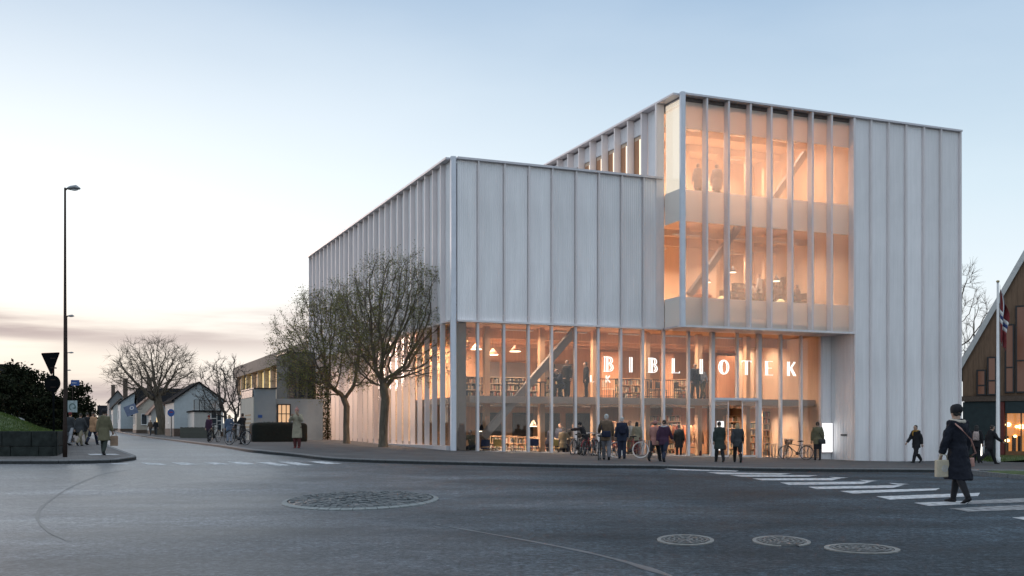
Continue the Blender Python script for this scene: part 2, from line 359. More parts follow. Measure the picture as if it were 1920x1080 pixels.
# far ground, road, pavements
def grid_sheet(xs, ys, dz):
    mb = MB(); nx = len(xs)
    mb.v = [(x, y, RZ(x, min(y, 230)) + dz) for y in ys for x in xs]
    mb.f = [(j * nx + i, j * nx + i + 1, (j + 1) * nx + i + 1, (j + 1) * nx + i) for j in range(len(ys) - 1) for i in range(nx - 1)]
    return mb
xs = [-3000, -1200, -500, -250] + list(range(-160, 161, 10)) + [250, 500, 1200, 3000]
ys = [-1500, -400, -100, -30] + list(range(-10, 61, 5)) + list(range(70, 241, 10)) + [300, 500, 1000, 2500]
tag(grid_sheet(xs, ys, -.4).build('ground', M_EARTH), kind='structure')
KR = [(457, 846), (500, 851), (552, 856), (615, 863.5), (680, 867), (760, 869.5), (905, 873), (1078, 877), (1170, 878), (1252, 879), (1462, 884), (1762, 886), (2000, 887)]
KRW = [gp(*p).to_2d() for p in KR]
st = KRW[0]
KRW = [st + LV.to_2d() * t for t in (190, 150, 110, 80, 50, 25, 10)] + KRW
KL = [(-500, 871), (-100, 870), (110, 870), (207, 868), (234, 865), (252, 862.5), (254, 860), (246, 857), (213, 844)]
KLW = [gp(*p).to_2d() for p in KL]
KLW += [KLW[-1] + LV.to_2d() * t for t in (8, 20, 40, 70, 110, 150, 190)]
def spline(P, k=5):
    out = []
    for i in range(len(P) - 1):
        p0, p1, p2, p3 = P[max(i - 1, 0)], P[i], P[i + 1], P[min(i + 2, len(P) - 1)]
        for j in range(k):
            t = j / k; out.append(.5 * ((2 * p1) + (p2 - p0) * t + (2 * p0 - 5 * p1 + 4 * p2 - p3) * t * t + (3 * p1 - p0 - 3 * p2 + p3) * t ** 3))
    return out + [P[-1]]
KRS = spline(KRW[5:], 5); KRS = KRW[:5] + KRS
KLS = KLW[:2] + spline(KLW[2:], 4)
lim = [(-75, 1), (75, 1), (75, 262), (-150, 262), (-150, 100), (-75, 40)]
tag(patch([Vector(p) for p in lim], 0, 1.0, 4).build('road', M_ASPH, smooth=True), kind='structure')
ROAD = bpy.data.objects['road']
rpoly = list(KRS) + [Vector((70, KRS[-1].y)), Vector((70, 250)), Vector((KRS[0].x, 250))]
tag(patch(rpoly, PV, 1.5).build('pavement', M_PAVE, smooth=True), kind='structure')
lpoly = list(KLS) + [Vector((-148, KLS[-1].y)), Vector((-148, 105)), Vector((-60, KLS[0].y))]
tag(patch(lpoly, PV, 1.5).build('pavement', M_PAVEL, smooth=True), kind='structure')
def kerb(line, side, m_, lo_, hi_, off):
    # kerb stones about a metre long, each its own block; the outer face stands in the road
    mb = MB(); pts = []; acc = []
    for a, b in zip(line, line[1:]):
        k = max(1, round((b - a).length / 1.0))
        acc += [a.lerp(b, j / k) for j in range(k)]
    acc.append(line[-1])
    for i in range(len(acc) - 1):
        a, b = acc[i], acc[i + 1]; d = (b - a)
        if d.length < .02: continue
        d.normalize(); n = Vector((-d.y, d.x)) * side; g = .006
        a2, b2 = a + d * g, b - d * g
        lo = [(p.x, p.y, RZ(p.x, p.y) + lo_) for p in (a2 - n * (.03 - off), b2 - n * (.03 - off), b2 + n * .16, a2 + n * .16)]
        hi = [(p.x, p.y, RZ(p.x, p.y) + hi_ - (.012 if q < 2 and off else 0)) for q, p in enumerate((a2 - n * (.015 - off), b2 - n * (.015 - off), b2 + n * .16, a2 + n * .16))]
        mb.add(lo + hi, [(3, 2, 1, 0), (4, 5, 6, 7), (0, 1, 5, 4), (1, 2, 6, 5), (2, 3, 7, 6), (3, 0, 4, 7)])
    return tag(mb.build('kerb', m_), kind='structure')
M_KFACE = mat('kerb_face_shade', (.022, .026, .028), .8, scale=10, var=.4)  # near-black colour stands in for the shadow on the kerb face
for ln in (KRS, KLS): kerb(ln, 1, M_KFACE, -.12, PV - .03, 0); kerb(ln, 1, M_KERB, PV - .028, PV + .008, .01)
# crossing on the right: long white bars, worn towards the far end
def bar(quad, m, dz=.006, name='crossing_stripe'):
    q = [gp(*p).to_2d() for p in quad]
    return patch(q, dz, .8).build(name, m, ROAD)
cr = lambda x, y: (1200 + x / 2.667, 860 + y / 2.667)
for q in [[(115, 50), (500, 59), (480, 65), (190, 58)], [(330, 68), (760, 75), (700, 81), (400, 78)], [(450, 83), (890, 84), (840, 91), (510, 91)], [(560, 100), (1010, 98), (960, 109), (610, 109)],
          [(700, 120), (1165, 115), (1110, 128), (745, 132)], [(840, 142), (1320, 133), (1265, 147), (885, 153)], [(1000, 163), (1500, 149), (1480, 159), (1065, 176)], [(1180, 190), (1700, 172), (1690, 188), (1250, 206)], [(1370, 222), (1650, 211), (1630, 229), (1445, 238)],
          [(1860, 296), (2120, 280), (2140, 296), (1925, 308)]]:
    bar([cr(*p) for p in q], M_PAINT)
for q in [[(1655, 211), (2060, 192), (2060, 214), (1636, 229)], [(1545, 250), (2060, 226), (2080, 252), (1640, 266)]]:
    bar([cr(*p) for p in q], M_PAINTW)
for q in [[(945, 92), (1045, 96), (985, 100)], [(1095, 107), (1190, 112), (1135, 116)], [(1240, 122), (1345, 128), (1290, 132)]]:
    bar([cr(*p) for p in q], M_PAINT, name='give_way_mark')
# crossing over the street on the left
for q in [[(206, 868.5), (238, 869.5), (245, 871), (212, 870.5)], [(262, 867.5), (300, 869), (314, 872.5), (276, 871)], [(320, 867), (352, 868), (374, 872), (340, 872)], [(380, 866.5), (408, 867.5), (432, 871), (402, 871.5)],
          [(424, 865.5), (452, 866.5), (484, 870.5), (456, 871.5)], [(478, 866.5), (506, 866.5), (546, 873), (520, 873.5)], [(520, 866), (548, 866), (590, 872.5), (560, 873)], [(577, 865.5), (604, 865.5), (642, 869.5), (612, 870.5)]]:
    bar([(x, y) for x, y in q], M_PAINT)
bar([(164, 857.5), (216, 857.2), (226, 859.5), (170, 860)], M_PAINT, PV + .006, 'kerb_ramp_mark')
# long shallow sealing lines in the asphalt
M_SEAM = mat('tar_seam', (.075, .08, .085), .45, scale=5, var=.3)
def seam(P, w):
    W = spline([gp(*p).to_2d() for p in P], 6); l = []; r = []
    for i, p in enumerate(W):
        d = (W[min(i + 1, len(W) - 1)] - W[max(i - 1, 0)]).normalized(); n = Vector((-d.y, d.x)); k = w * (.6 + .8 * noise.noise((p.x * 1.3, p.y * 1.3, 3)))
        l.append(p + n * k); r.append(p - n * k)
    mb = MB(); mb.v = [(p.x, p.y, RZ(p.x, p.y) + .004) for p in l + r]; k = len(l); mb.f = [(i, i + 1, k + i + 1, k + i) for i in range(k - 1)]
    mb.build('road_seam', M_SEAM, ROAD)
seam([(250, 880), (190, 890), (130, 915), (85, 945), (70, 970), (90, 995), (130, 1015)], .045)
seam([(820, 984), (900, 998), (1000, 1016), (1100, 1036), (1180, 1056), (1270, 1085)], .055)

# oval cobbled island in the road
isl = gp(675, 940); e1 = (gp(819, 940) - gp(531, 940)).length / 2; e2 = (gp(675, 922).y - gp(675, 957.5).y) / 2; isl.y = (gp(675, 922).y + gp(675, 957.5).y) / 2
I = tag(empty('cobbled_island', (isl.x, isl.y, RZ(isl.x, isl.y))), 'flat oval cobbled island with granite rim in the asphalt', 'traffic island')
mb = MB(); n = 44
for k in range(n):
    a0, a1 = 2 * math.pi * (k + .03) / n, 2 * math.pi * (k + .97) / n
    vs = []
    for z in (-.05, .035):
        for rr, a in ((1, a0), (1, a1), (.935, a1), (.935, a0)):
            zz = z - (.02 if z > 0 and rr == 1 else 0); vs.append((math.cos(a) * e1 * rr, math.sin(a) * e2 * rr, zz))
    o = MB().add(vs, [(3, 2, 1, 0), (4, 5, 6, 7), (0, 1, 5, 4), (1, 2, 6, 5), (2, 3, 7, 6), (3, 0, 4, 7)]).build('rim_stone', mat('rim_granite', (.20, .22, .22), .75, scale=10, var=.3), I)
mb = MB(); rng = random.Random(4); r = .92
while r > .05:
    n = max(5, int(2 * math.pi * r * (e1 + e2) / 2 / .15)); off = rng.random()
    for k in range(n):
        a0, a1 = 2 * math.pi * (k + .06 + off) / n, 2 * math.pi * (k + .94 + off) / n; h = .035 + .05 * (1 - r * r) + rng.uniform(-.012, .012); vs = []
        for z in (0, h):
            for rr, a in ((r, a0), (r, a1), (r - .052, a1), (r - .052, a0)):
                q = 1 if z == 0 else .985; vs.append((math.cos(a) * e1 * rr * q, math.sin(a) * e2 * rr * q, z))
        mb.add(vs, [(4, 5, 6, 7), (0, 1, 5, 4), (1, 2, 6, 5), (2, 3, 7, 6), (3, 0, 4, 7)])
    r -= .0565
tag(mb.build('cobblestones', island('cobbles', [(.085, .098, .104), (.115, .13, .135), (.10, .112, .118), (.15, .16, .165), (.09, .104, .112)], .6), I), kind='stuff')
# manhole covers
M_IRON = mat('cast_iron', (.11, .115, .115), .6, .2, scale=20, var=.5, bump=.4)
M_RIM = mat('concrete_rim', (.20, .20, .19), .8, scale=12, var=.3)
for (px, py, w, h, lab) in [(1286, 1013.5, 106, 20, 'manhole cover nearest the oval island, with a grey ring'), (1466, 1016, 106, 20, 'middle manhole cover of the three, its ring broken at the front'), (1617, 1030, 136, 19, 'largest manhole cover, nearest the foot of the picture')]:
    c = gp(px, py); a = w / 2 * c.y / F; bb = (gp(px, py - h / 2).y - gp(px, py + h / 2).y) / 2; c.y = (gp(px, py - h / 2).y + gp(px, py + h / 2).y) / 2
    o = empty('manhole_cover', c, R_(-9), lab, 'manhole cover', 'manhole covers in the asphalt')
    def ring(r0, r1, z0, z1, gap=None, n=40):
        m_ = MB()
        for k in range(n):
            if gap and gap[0] <= k < gap[1]: continue
            a0, a1 = 2 * math.pi * k / n, 2 * math.pi * (k + 1) / n
            P = [(math.cos(t) * a * r, math.sin(t) * bb * r, z) for z in (z0, z1) for r, t in ((r1, a0), (r1, a1), (r0, a1), (r0, a0))]
            m_.add(P, [(4, 5, 6, 7), (0, 1, 5, 4), (2, 3, 7, 6)])
        return m_
    ring(.86, 1, -.02, .012, (29, 33) if '1466' in str(px) else None).build('ring', M_RIM, o)
    m_ = ring(0, .84, -.02, .008)
    for r in (.2, .38, .56, .72): m_2 = ring(r, r + .07, .0, .018); m_.add(m_2.v, m_2.f)
    for k in range(10):
        t = 2 * math.pi * k / 10; m_.beam((math.cos(t) * a * .1, math.sin(t) * bb * .1, .01), (math.cos(t) * a * .8, math.sin(t) * bb * .8, .01), .03, .014)
    m_.build('lid', M_IRON, o)

# ------------------------------------------------------------------ the library
LIB = tag(empty('library_building', (LA.x, LA.y, 0), LROT), 'large library of pale ribbed metal cladding with glowing glass front and a raised corner tower', 'library')
M_CLAD = mat('ribbed_cladding', (.90, .875, .88), .42, .0, scale=5, var=.06, stretch=(1, 1, .06), big=(.3, .07), each=.09)
M_FIN = mat('fin_metal', (.80, .745, .74), .5, .0, scale=4, var=.06, stretch=(1, 1, .2), each=.06)
M_POST = mat('corner_post_metal', (.70, .72, .78), .45, .1, scale=4, var=.05)
M_COPE = mat('coping_metal', (.60, .58, .60), .5, .4, scale=4, var=.06)
M_WOOD = mat('warm_timber', (.58, .36, .22), .6, scale=2, var=.14, stretch=(6, 6, .4))
M_WOODL = mat('pale_timber', (.70, .53, .39), .6, scale=2, var=.1, stretch=(6, 6, .4))
M_WOODR = mat('red_timber', (.52, .26, .14), .6, scale=2, var=.14, stretch=(6, 6, .4))
M_CONC = mat('brace_concrete', (.27, .22, .19), .7, scale=3, var=.1)
M_SLAB = mat('slab_edge', (.40, .32, .27), .7, scale=2, var=.1)
M_DARK = mat('dark_board', (.035, .033, .035), .5, scale=3, var=.3)
M_GREYP = mat('grey_panel', (.22, .21, .21), .5, scale=3, var=.1)
M_FLOOR = mat('interior_floor', (.30, .22, .16), .5, scale=3, var=.15)
M_WHITE = mat('white_paint', (.74, .73, .71), .6, scale=4, var=.06)
M_BLACK = mat('black_metal', (.02, .02, .022), .5, scale=8, var=.3)
M_GLASS = glass('window_glass', (.93, .92, .91), 1.5)
M_SPAN = frost('spandrel_glass', (.90, .82, .74), .5); M_VEIL = veil('filmed_glass', (.84, .72, .63), .28); M_SPAN2 = frost('side_spandrel', (.90, .82, .74), .97)
ZT, ZL, ZG = 17.54, 13.83, 6.3
TP, TA, TR, TE = -1.87, 10.98, 21.23, 28.32       # tower front plane, its left side, right solid part, right end
def corr(w, h, n, d=.014, t=.05):                 # ribbed sheet: x 0..w, z 0..h, front at y = -d .. 0
    prof = []; p = w / n
    for i in range(n): prof += [(i * p + p * .06, 0), (i * p + p * .30, -d), (i * p + p * .68, -d), (i * p + p * .92, 0)]
    prof = [(0, 0)] + prof + [(w, 0)]
    k = len(prof); v = [(x, y, z) for z in (0, h) for x, y in prof] + [(0, t, 0), (w, t, 0), (0, t, h), (w, t, h)]
    f = [(i, i + 1, k + i + 1, k + i) for i in range(k - 1)]; b = 2 * k
    f += [(b + 1, b, b + 2, b + 3), (0, k, b + 2, b), (k - 1, b + 1, b + 3, 2 * k - 1)]
    mb = MB(); mb.v = v; mb.f = f; return mb
PC = {}
def panel(x, y, z, w, h, rz=0, n=10, name='cladding_panel', m=None):
    key = (round(w, 3), round(h, 3), n)
    if key not in PC: PC[key] = corr(w, h, n).mesh('cladding_panel', m or M_CLAD)
    return ob(name, PC[key], LIB, (x, y, z), (0, 0, rz))
BC = {}
def lbox(name, x0, x1, y0, y1, z0, z1, m, parent=None, rz=0):     # a box part of the library (shared mesh for equal sizes)
    key = (round(x1 - x0, 3), round(y1 - y0, 3), round(z1 - z0, 3), m.name)
    if key not in BC: BC[key] = MB().box(0, x1 - x0, 0, y1 - y0, 0, z1 - z0).mesh(name, m)
    return ob(name, BC[key], parent or LIB, (x0, y0, z0), (0, 0, rz))
LF = [0, 1.19, 2.49, 3.73, 4.93, 6.18, 7.39, 8.63, 9.84, TA - .12]
# low block, front: ribbed panels between thin fins
for i in range(9):
    panel(LF[i] + (.19 if i == 0 else .045), 0, ZG + .1, LF[i + 1] - LF[i] - (.235 if i == 0 else .09), ZL - ZG - .2)
for i in range(1, 9): lbox('fin', LF[i] - .03, LF[i] + .03, -.16, .0, ZG + .09, ZL - .095, M_FIN)
lbox('coping', .16, TA - .10, -.20, .5, ZL - .095, ZL, M_COPE)
lbox('lower_trim', .16, TA - .10, -.20, .20, ZG, ZG + .09, M_FIN)
# corner posts (chamfered)
def post(x, y, z0, z1, w=.125):
    c = w * .45; P = [(-w, -w + c), (-w + c, -w), (w - c, -w), (w, -w + c), (w, w - c), (w - c, w), (-w + c, w), (-w, w - c)]
    mb = MB(); n = len(P); mb.add([(a, b, z) for z in (z0, z1) for a, b in P], [tuple(range(n - 1, -1, -1)), tuple(range(n, 2 * n))] + [(k, (k + 1) % n, (k + 1) % n + n, k + n) for k in range(n)])
    return mb.build('corner_post', M_POST, LIB, loc=(x, y, 0))
post(-.02, -.05, -.3, ZL); post(TA - .02, TP - .02, ZG - .02, ZT, .13)
# side street front: deep fins all the way down, panels above, glass below
NB = 26; SB = 30.8 / NB
for i in range(1, NB + 1): lbox('fin', -.235, .0, i * SB - .036, i * SB + .036, -.2, ZL - .09, M_FIN)
for i in range(NB):
    panel(.0, (i + 1) * SB - .05, ZG + .1, SB - .1, ZL - ZG - .2, -math.pi / 2, 6)
    lbox('glass_pane', .06, .085, i * SB + .05, (i + 1) * SB - .05, .1, ZG - .02, M_GLASS)
lbox('coping', -.32, .3, .16, 30.85, ZL - .087, ZL + .003, M_COPE)
lbox('lower_trim', -.2, .2, .16, 30.8, ZG - .005, ZG + .085, M_FIN)
lbox('sill', -.30, .14, .16, 30.8, -.25, RZ(*bl(0, 15).to_2d()) + .1, M_COPE)
lbox('rear_wall', .1, 22, 30.86, 31.1, -.3, ZL, M_CLAD); 
lbox('roof', .3, TA - .02, .5, 30.8, ZL - .5, ZL - .12, M_COPE)
# tower, glazed bays
TF = [TA + .22] + [TA + t for t in (1.37, 2.61, 3.88, 5.11, 6.36, 7.6, 8.79)] + [TR - .06]
SHADE_H = .27
BANDS = [(ZG + .1, 7.8, 'spandrel'), (7.8, 11.45, 'glass_pane'), (11.45, 13.0, 'spandrel'), (13.0, 15.95, 'glass_pane'), (15.95, ZT - SHADE_H - .02, 'spandrel')]
for i in range(8):
    for z0, z1, nm in BANDS:
        lbox(nm, TF[i] + .06, TF[i + 1] - .06, TP + .36, TP + (.385 if nm == 'glass_pane' else .40), z0 + .004, z1 - .004, M_VEIL if nm == 'glass_pane' else M_SPAN)
for i in range(1, 9): lbox('fin', TF[i] - .042, TF[i] + .042, TP - .02, TP + .42, ZG + .09, ZT - .1, M_FIN)
lbox('coping', TA - .05, TE + .06, TP - .06, TP + .5, ZT - .095, ZT, M_COPE)
lbox('lower_trim', TA - .1, TR + .02, TP - .04, TP + .3, ZG - .01, ZG + .09, M_FIN)
lbox('coping_shade', TA + .2, TR - .06, TP + .33, TP + .43, ZT - SHADE_H, ZT - .1, mat('shade_brown', (.15, .12, .11), .6))  # dark strip added to paint in the shade beneath the coping
lbox('soffit', TA - .06, TR - .005, TP + .30, .25, ZG + .0, ZG + .08, M_COPE)
# tower, right solid part down to the ground
RF = [TR, TR + 1.06, TR + 2.21, TR + 3.37, TR + 4.56, TR + 5.73, TE]
for i in range(6):
    panel(RF[i] + .045, TP + .14, -.45, RF[i + 1] - RF[i] - .09, ZT + .45 - .1)
for i in range(7): lbox('fin', RF[i] - .04, RF[i] + .04, TP - .02, TP + .14, -.45, ZT - .096, M_FIN)
lbox('side_wall', TE - .06, TE + .04, TP + .2, 22, -.5, ZT - .1, M_CLAD)
panel(TR - .002, .04, -.45, 1.72, ZG + .44, -math.pi / 2, 8)
lbox('letter_slot', TR - .05, TR - .012, -1.25, -.80, 1.05, 1.13, M_BLACK)
panel(20.60, .02, -.4, TR - 20.62, ZG + .4, 0, 6)
# tower, left side
panel(TA + .02, 1.6 - .06, ZG + .1, 1.55, ZT - ZG - .2, -math.pi / 2, 8)
lbox('fin', TA - .42, TA + .02, -.08, .06, ZG - .02, ZT - .1, M_FIN)
lbox('glass_pane', TA + .04, TA + .065, TP + .24, -.1, 13.0, ZT - .2, M_GLASS); lbox('roller_blind', TA + .10, TA + .115, TP + .42, -.1, 13.0, ZT - .2, emit('blind_glow', (1, .90, .74), .62)); lbox('glass_pane', TA + .04, TA + .065, TP + .24, -.1, 7.8, 11.45, M_GLASS)  # the blind emits: its glow stands in for light coming through
lbox('spandrel', TA + .04, TA + .08, TP + .24, -.1, ZG + .1, 7.795, M_SPAN2); lbox('spandrel', TA + .04, TA + .08, TP + .24, -.1, 11.455, 12.995, M_SPAN2)
for b_ in ((.2, TA - .1, .062, .12, ZG + .42, ZL - .52), (TR + .08, TE - .07, TP + .21, TP + .27, -.45, ZT - .45)): lbox('sheathing', *b_, M_DARK)
lbox('sheathing', .064, .12, .2, 30.7, ZG + .42, ZL - .52, M_DARK)
SBs = [1.6 + 1.46 * i for i in range(10)]
for i, b in enumerate(SBs):
    lbox('fin', TA - .34, TA + .02, b - .05, b + .05, ZL, ZT - .1, M_FIN)
    if i < 9:
        panel(TA + .02, b + 1.41, 16.55, 1.36, ZT - 16.75, -math.pi / 2, 6)
        w = lbox('window', TA + .05, TA + .10, b + .05, b + 1.41, ZL - .1, 16.52, M_WOODL)
        ob('pane', MB().box(-.025, -.005, .06, .80, .1, 2.6).mesh('pane', MATS.get('lit_blind') or emit('lit_blind', (1, .80, .58), 1.0)), w)
        ob('pane', MB().box(-.025, -.005, .86, 1.30, .1, 2.6).mesh('pane', M_WOODR), w)
lbox('coping', TA - .40, TA + .4, TP + .2, 15, ZT - .092, ZT + .002, M_COPE)
lbox('roof', TA + .1, TE - .1, TP + .5, 22, ZT - .4, ZT - .12, M_COPE)
lbox('rear_wall', TA + .1, TE, 22.02, 22.2, ZL, ZT - .1, M_CLAD)
# ground floor glass: mullions, panes, entrance
MU = [LF[0] + .1] + LF[1:9] + [11.02, 12.45, 13.83, 16.65, 18.0, 19.28, 20.55]
BASEZ = lambda a: min(.36, RZ(*bl(a, 0).to_2d()) + PV - .02)
for i, a in enumerate(MU):
    w = .10 if i in (11, 12) else .055
    if i: lbox('mullion', a - w, a + w, -.10 if w > .06 else -.06, .14, BASEZ(a) - .1, ZG - .012, M_FIN)
a = 15.33; lbox('mullion', a - .05, a + .05, -.06, .14, 2.98, ZG - .012, M_FIN)
lbox('transom', 13.935, 16.545, -.09, .14, 2.86, 2.98, M_POST)
for i in range(len(MU) - 1):
    a0, a1 = MU[i] + .06, MU[i + 1] - .06
    if i == 11:
        for x0, x1 in ((13.94, 15.27), (15.39, 16.54)): lbox('glass_pane', x0, x1, .03, .05, 2.985, ZG - .02, M_GLASS)
        for x0, x1 in ((13.95, 14.85), (15.65, 16.53)):
            d = lbox('sliding_door', x0, x1, .055, .075, BASEZ(15) + .02, 2.85, M_GLASS)
            fr = MB(); w = x1 - x0; h = 2.85 - BASEZ(15) - .02
            for b in ((0, .05, 0, h), (w - .05, w, 0, h), (.05, w - .05, 0, .08), (.05, w - .05, h - .06, h)): fr.box(b[0], b[1], -.01, .03, b[2], b[3])
            fr.build('door_frame', M_FIN, d)
        continue
    lbox('glass_pane', a0, a1, .03, .05, BASEZ(a0) + .02, ZG - .02, M_GLASS)
    lbox('sill', a0, a1, -.03, .12, BASEZ(a0) - .25, BASEZ(a0) + .02, M_COPE)
# floors, columns, walls inside
lbox('floor_slab', .2, 21.1, .2, 30.6, -.5, -.1, M_FLOOR)
lbox('floor_slab', 1.0, 21.1, .55, 9.0, 2.62, 2.95, M_SLAB)
lbox('floor_slab', .2, TA, .16, 30.6, ZG + .09, ZG + .4, M_WOOD); lbox('floor_slab', TA + .1, TR - .04, TP + .42, 12, ZG + .09, ZG + .4, M_WOOD)
lbox('floor_slab', TA + .12, TR - .04, -.7, 12, 7.45, 7.8, M_WOODL); lbox('floor_slab', TA + .12, TR - .04, -.7, 12, 12.4, 12.95, M_WOODL)
lbox('ceiling', TA + .1, TR - .04, TP + .46, 12, 17.0, 17.1, M_WOODL)
lbox('inner_wall', 1.0, 21.1, 9.02, 9.2, -.1, ZG + .05, M_WOOD); lbox('inner_wall', 5.0, 5.2, 9.2, 30.6, -.1, ZG + .05, M_WOODL)
lbox('inner_wall', 20.62, 20.7, .16, 9.0, -.1, ZG + .05, M_WOODL)
lbox('inner_wall', TA + .2, TR - .04, 7.0, 7.2, 7.82, 16.98, M_WOODL); lbox('inner_wall', TR - .03, TR + .07, TP + .5, 12, ZG + .1, 16.99, M_WOODL)
lbox('inner_wall', TA + .12, TA + .2, 1.7, 7.0, 7.82, 16.98, M_WOODL)
for x in (2.4, 5.3, 8.2, 11.2, 14.3, 17.3): lbox('column', x - .13, x + .13, 1.9, 2.2, -.1, ZG + .05, M_WOOD)
lbox('column', .42, .80, .5, .9, -.1, ZG + .05, M_CONC)
for y in (3.2, 5.4, 7.6):
    lbox('ceiling_beam', .3, 21, y - .12, y + .12, ZG - .42, ZG + .06, M_WOOD)
for x in (12.9, 15.1, 17.2, 19.0, 20.2):
    lbox('column', x - .11, x + .11, 4.4, 4.65, 7.82, 16.98, M_WOODL)
for y in (1.8, 4.5):
    lbox('ceiling_beam', TA + .3, TR - .1, y - .1, y + .1, 11.35, 11.68, M_WOODL); lbox('ceiling_beam', TA + .3, TR - .1, y - .1, y + .1, 16.6, 16.98, M_WOODL)
def brace(p, q, w=.34):
    MB().beam(p, q, w, w, up=(0, 1, 0)).build('brace', M_CONC, LIB)
brace((apx(1078, .9), .9, 6.2), (apx(905, .9), .9, 1.0)); 
brace((apx(1385, -.7), -.7, 11.6), (apx(1293, -.7), -.7, 8.0), .3); brace((apx(1510, 0), 0, 15.9), (apx(1428, 0), 0, 12.4), .3)
# dark openings, cupboards and doors on the rear walls
for x0, x1 in ((902, 940), (962, 1000), (1010, 1050), (1062, 1106)):
    lbox('dark_opening', apx(x0, 8.9), apx(x1, 8.9), 8.90, 9.0, -.1, 2.3, M_DARK)
for x0, x1 in ((918, 936), (949, 985), (1008, 1030), (1040, 1075)):
    lbox('grey_cupboard', apx(x0, 8.9), apx(x1, 8.9), 8.85, 9.0, 4.25, 5.1, M_GREYP)
lbox('dark_opening', apx(1430, 6.4), apx(1462, 6.4), 6.4, 6.55, -.1, 2.6, M_DARK); lbox('inner_wall', apx(1425, 6.5), 20.6, 6.56, 6.8, -.1, ZG, M_WOOD)
for x0, x1 in ((1128, 1160), (1240, 1262), (1345, 1380), (1388, 1410)): lbox('timber_panel', apx(x0, 6), apx(x1, 6), 6, 6.2, 2.96, 5.6, M_WOODR)
for x0, x1 in ((1165, 1200), (1262, 1300), (1300, 1326)): lbox('timber_panel', apx(x0, 7), apx(x1, 7), 7, 7.15, -.1, 2.6, M_WOODR if x0 != 1165 else M_WOODL)
for x in (18.9, 19.3, 19.7, 20.1): lbox('timber_panel', x, x + .28, 5.2, 5.3, 2.96, 6.2, M_WOODL)
for px in (1530, 1541, 1552, 1563, 1574): x = apx(px, 3.0); lbox('timber_panel', x, x + .2, 3.0, 3.1, 7.82, 11.3, M_WOODL)
for px in (1465, 1480, 1498, 1520, 1545, 1570): x = apx(px, 3.4); lbox('timber_panel', x, x + .3, 3.4, 3.5, 12.97, 15.9, M_WOODL)
# balustrades of thin bars on the mezzanine
for (x0, x1) in ((apx(1125, .6), apx(1330, .6)),):
    mb = MB(); mb.beam((x0, .6, 3.85), (x1, .6, 3.85), .04, .04); mb.beam((x0, .6, 3.02), (x1, .6, 3.02), .03, .03); x = x0
    while x < x1: mb.box(x - .007, x + .007, .593, .607, 2.95, 3.85); x += .12
    mb.build('balustrade', M_BLACK, LIB)
# lamps inside: shallow ceiling boxes with a warm area light each
def lamp(a, b, z, w, e, col=(1, .75, .56), d=None):
    h = lbox('ceiling_lamp', a - w / 2 - .04, a + w / 2 + .04, b - .12, b + .12, z - .0, z + .05, M_WHITE)
    l = bpy.data.lights.new('ceiling_light', 'AREA'); l.shape = 'RECTANGLE'; l.size = w; l.size_y = .18; l.energy = e; l.color = col; l.spread = R_(150)
    ob('ceiling_light', l, LIB, (a, b, z - .012))
EL = 168
for x in (3.85, 6.75, 9.7, 12.75, 15.8, 19.2): lamp(x, 4.3 if x > 19 else 1.7, ZG - .14, 1.6, EL * (.4 if x > 19 else .6)); lamp(x, 4.4 if x < 19 else 5.5, ZG - .14, 1.6, EL * (.55 if x < 19 else .3))
for x in (3.85, 6.75, 9.7, 12.75, 15.8, 19.2): lamp(x, 2.9, 2.57, 1.4, EL * (.35 if x > 19 else .75)); lamp(x, 4.9, 2.57, 1.4, EL * .45)
for y in (3.5, 8, 12.5, 17, 21.5, 26): lamp(2.0, y, ZG - .1, 1.2, EL * 1.7, (1, .72, .54))
for x in (13.0, 16.0, 19.1): lamp(x, 1.1, 11.30, 1.5, EL * (.45 if x > 19 else .7), (1, .76, .60)); lamp(x, 1.1, 16.7, 1.5, EL * (.6 if x > 19 else 1.0), (1, .78, .64))
for x in (13.4, 18.4): lamp(x, 5.2, 11.30, 1.5, EL * .9, (1, .74, .56)); lamp(x, 5.4, 16.7, 1.5, EL * .9, (1, .78, .64))

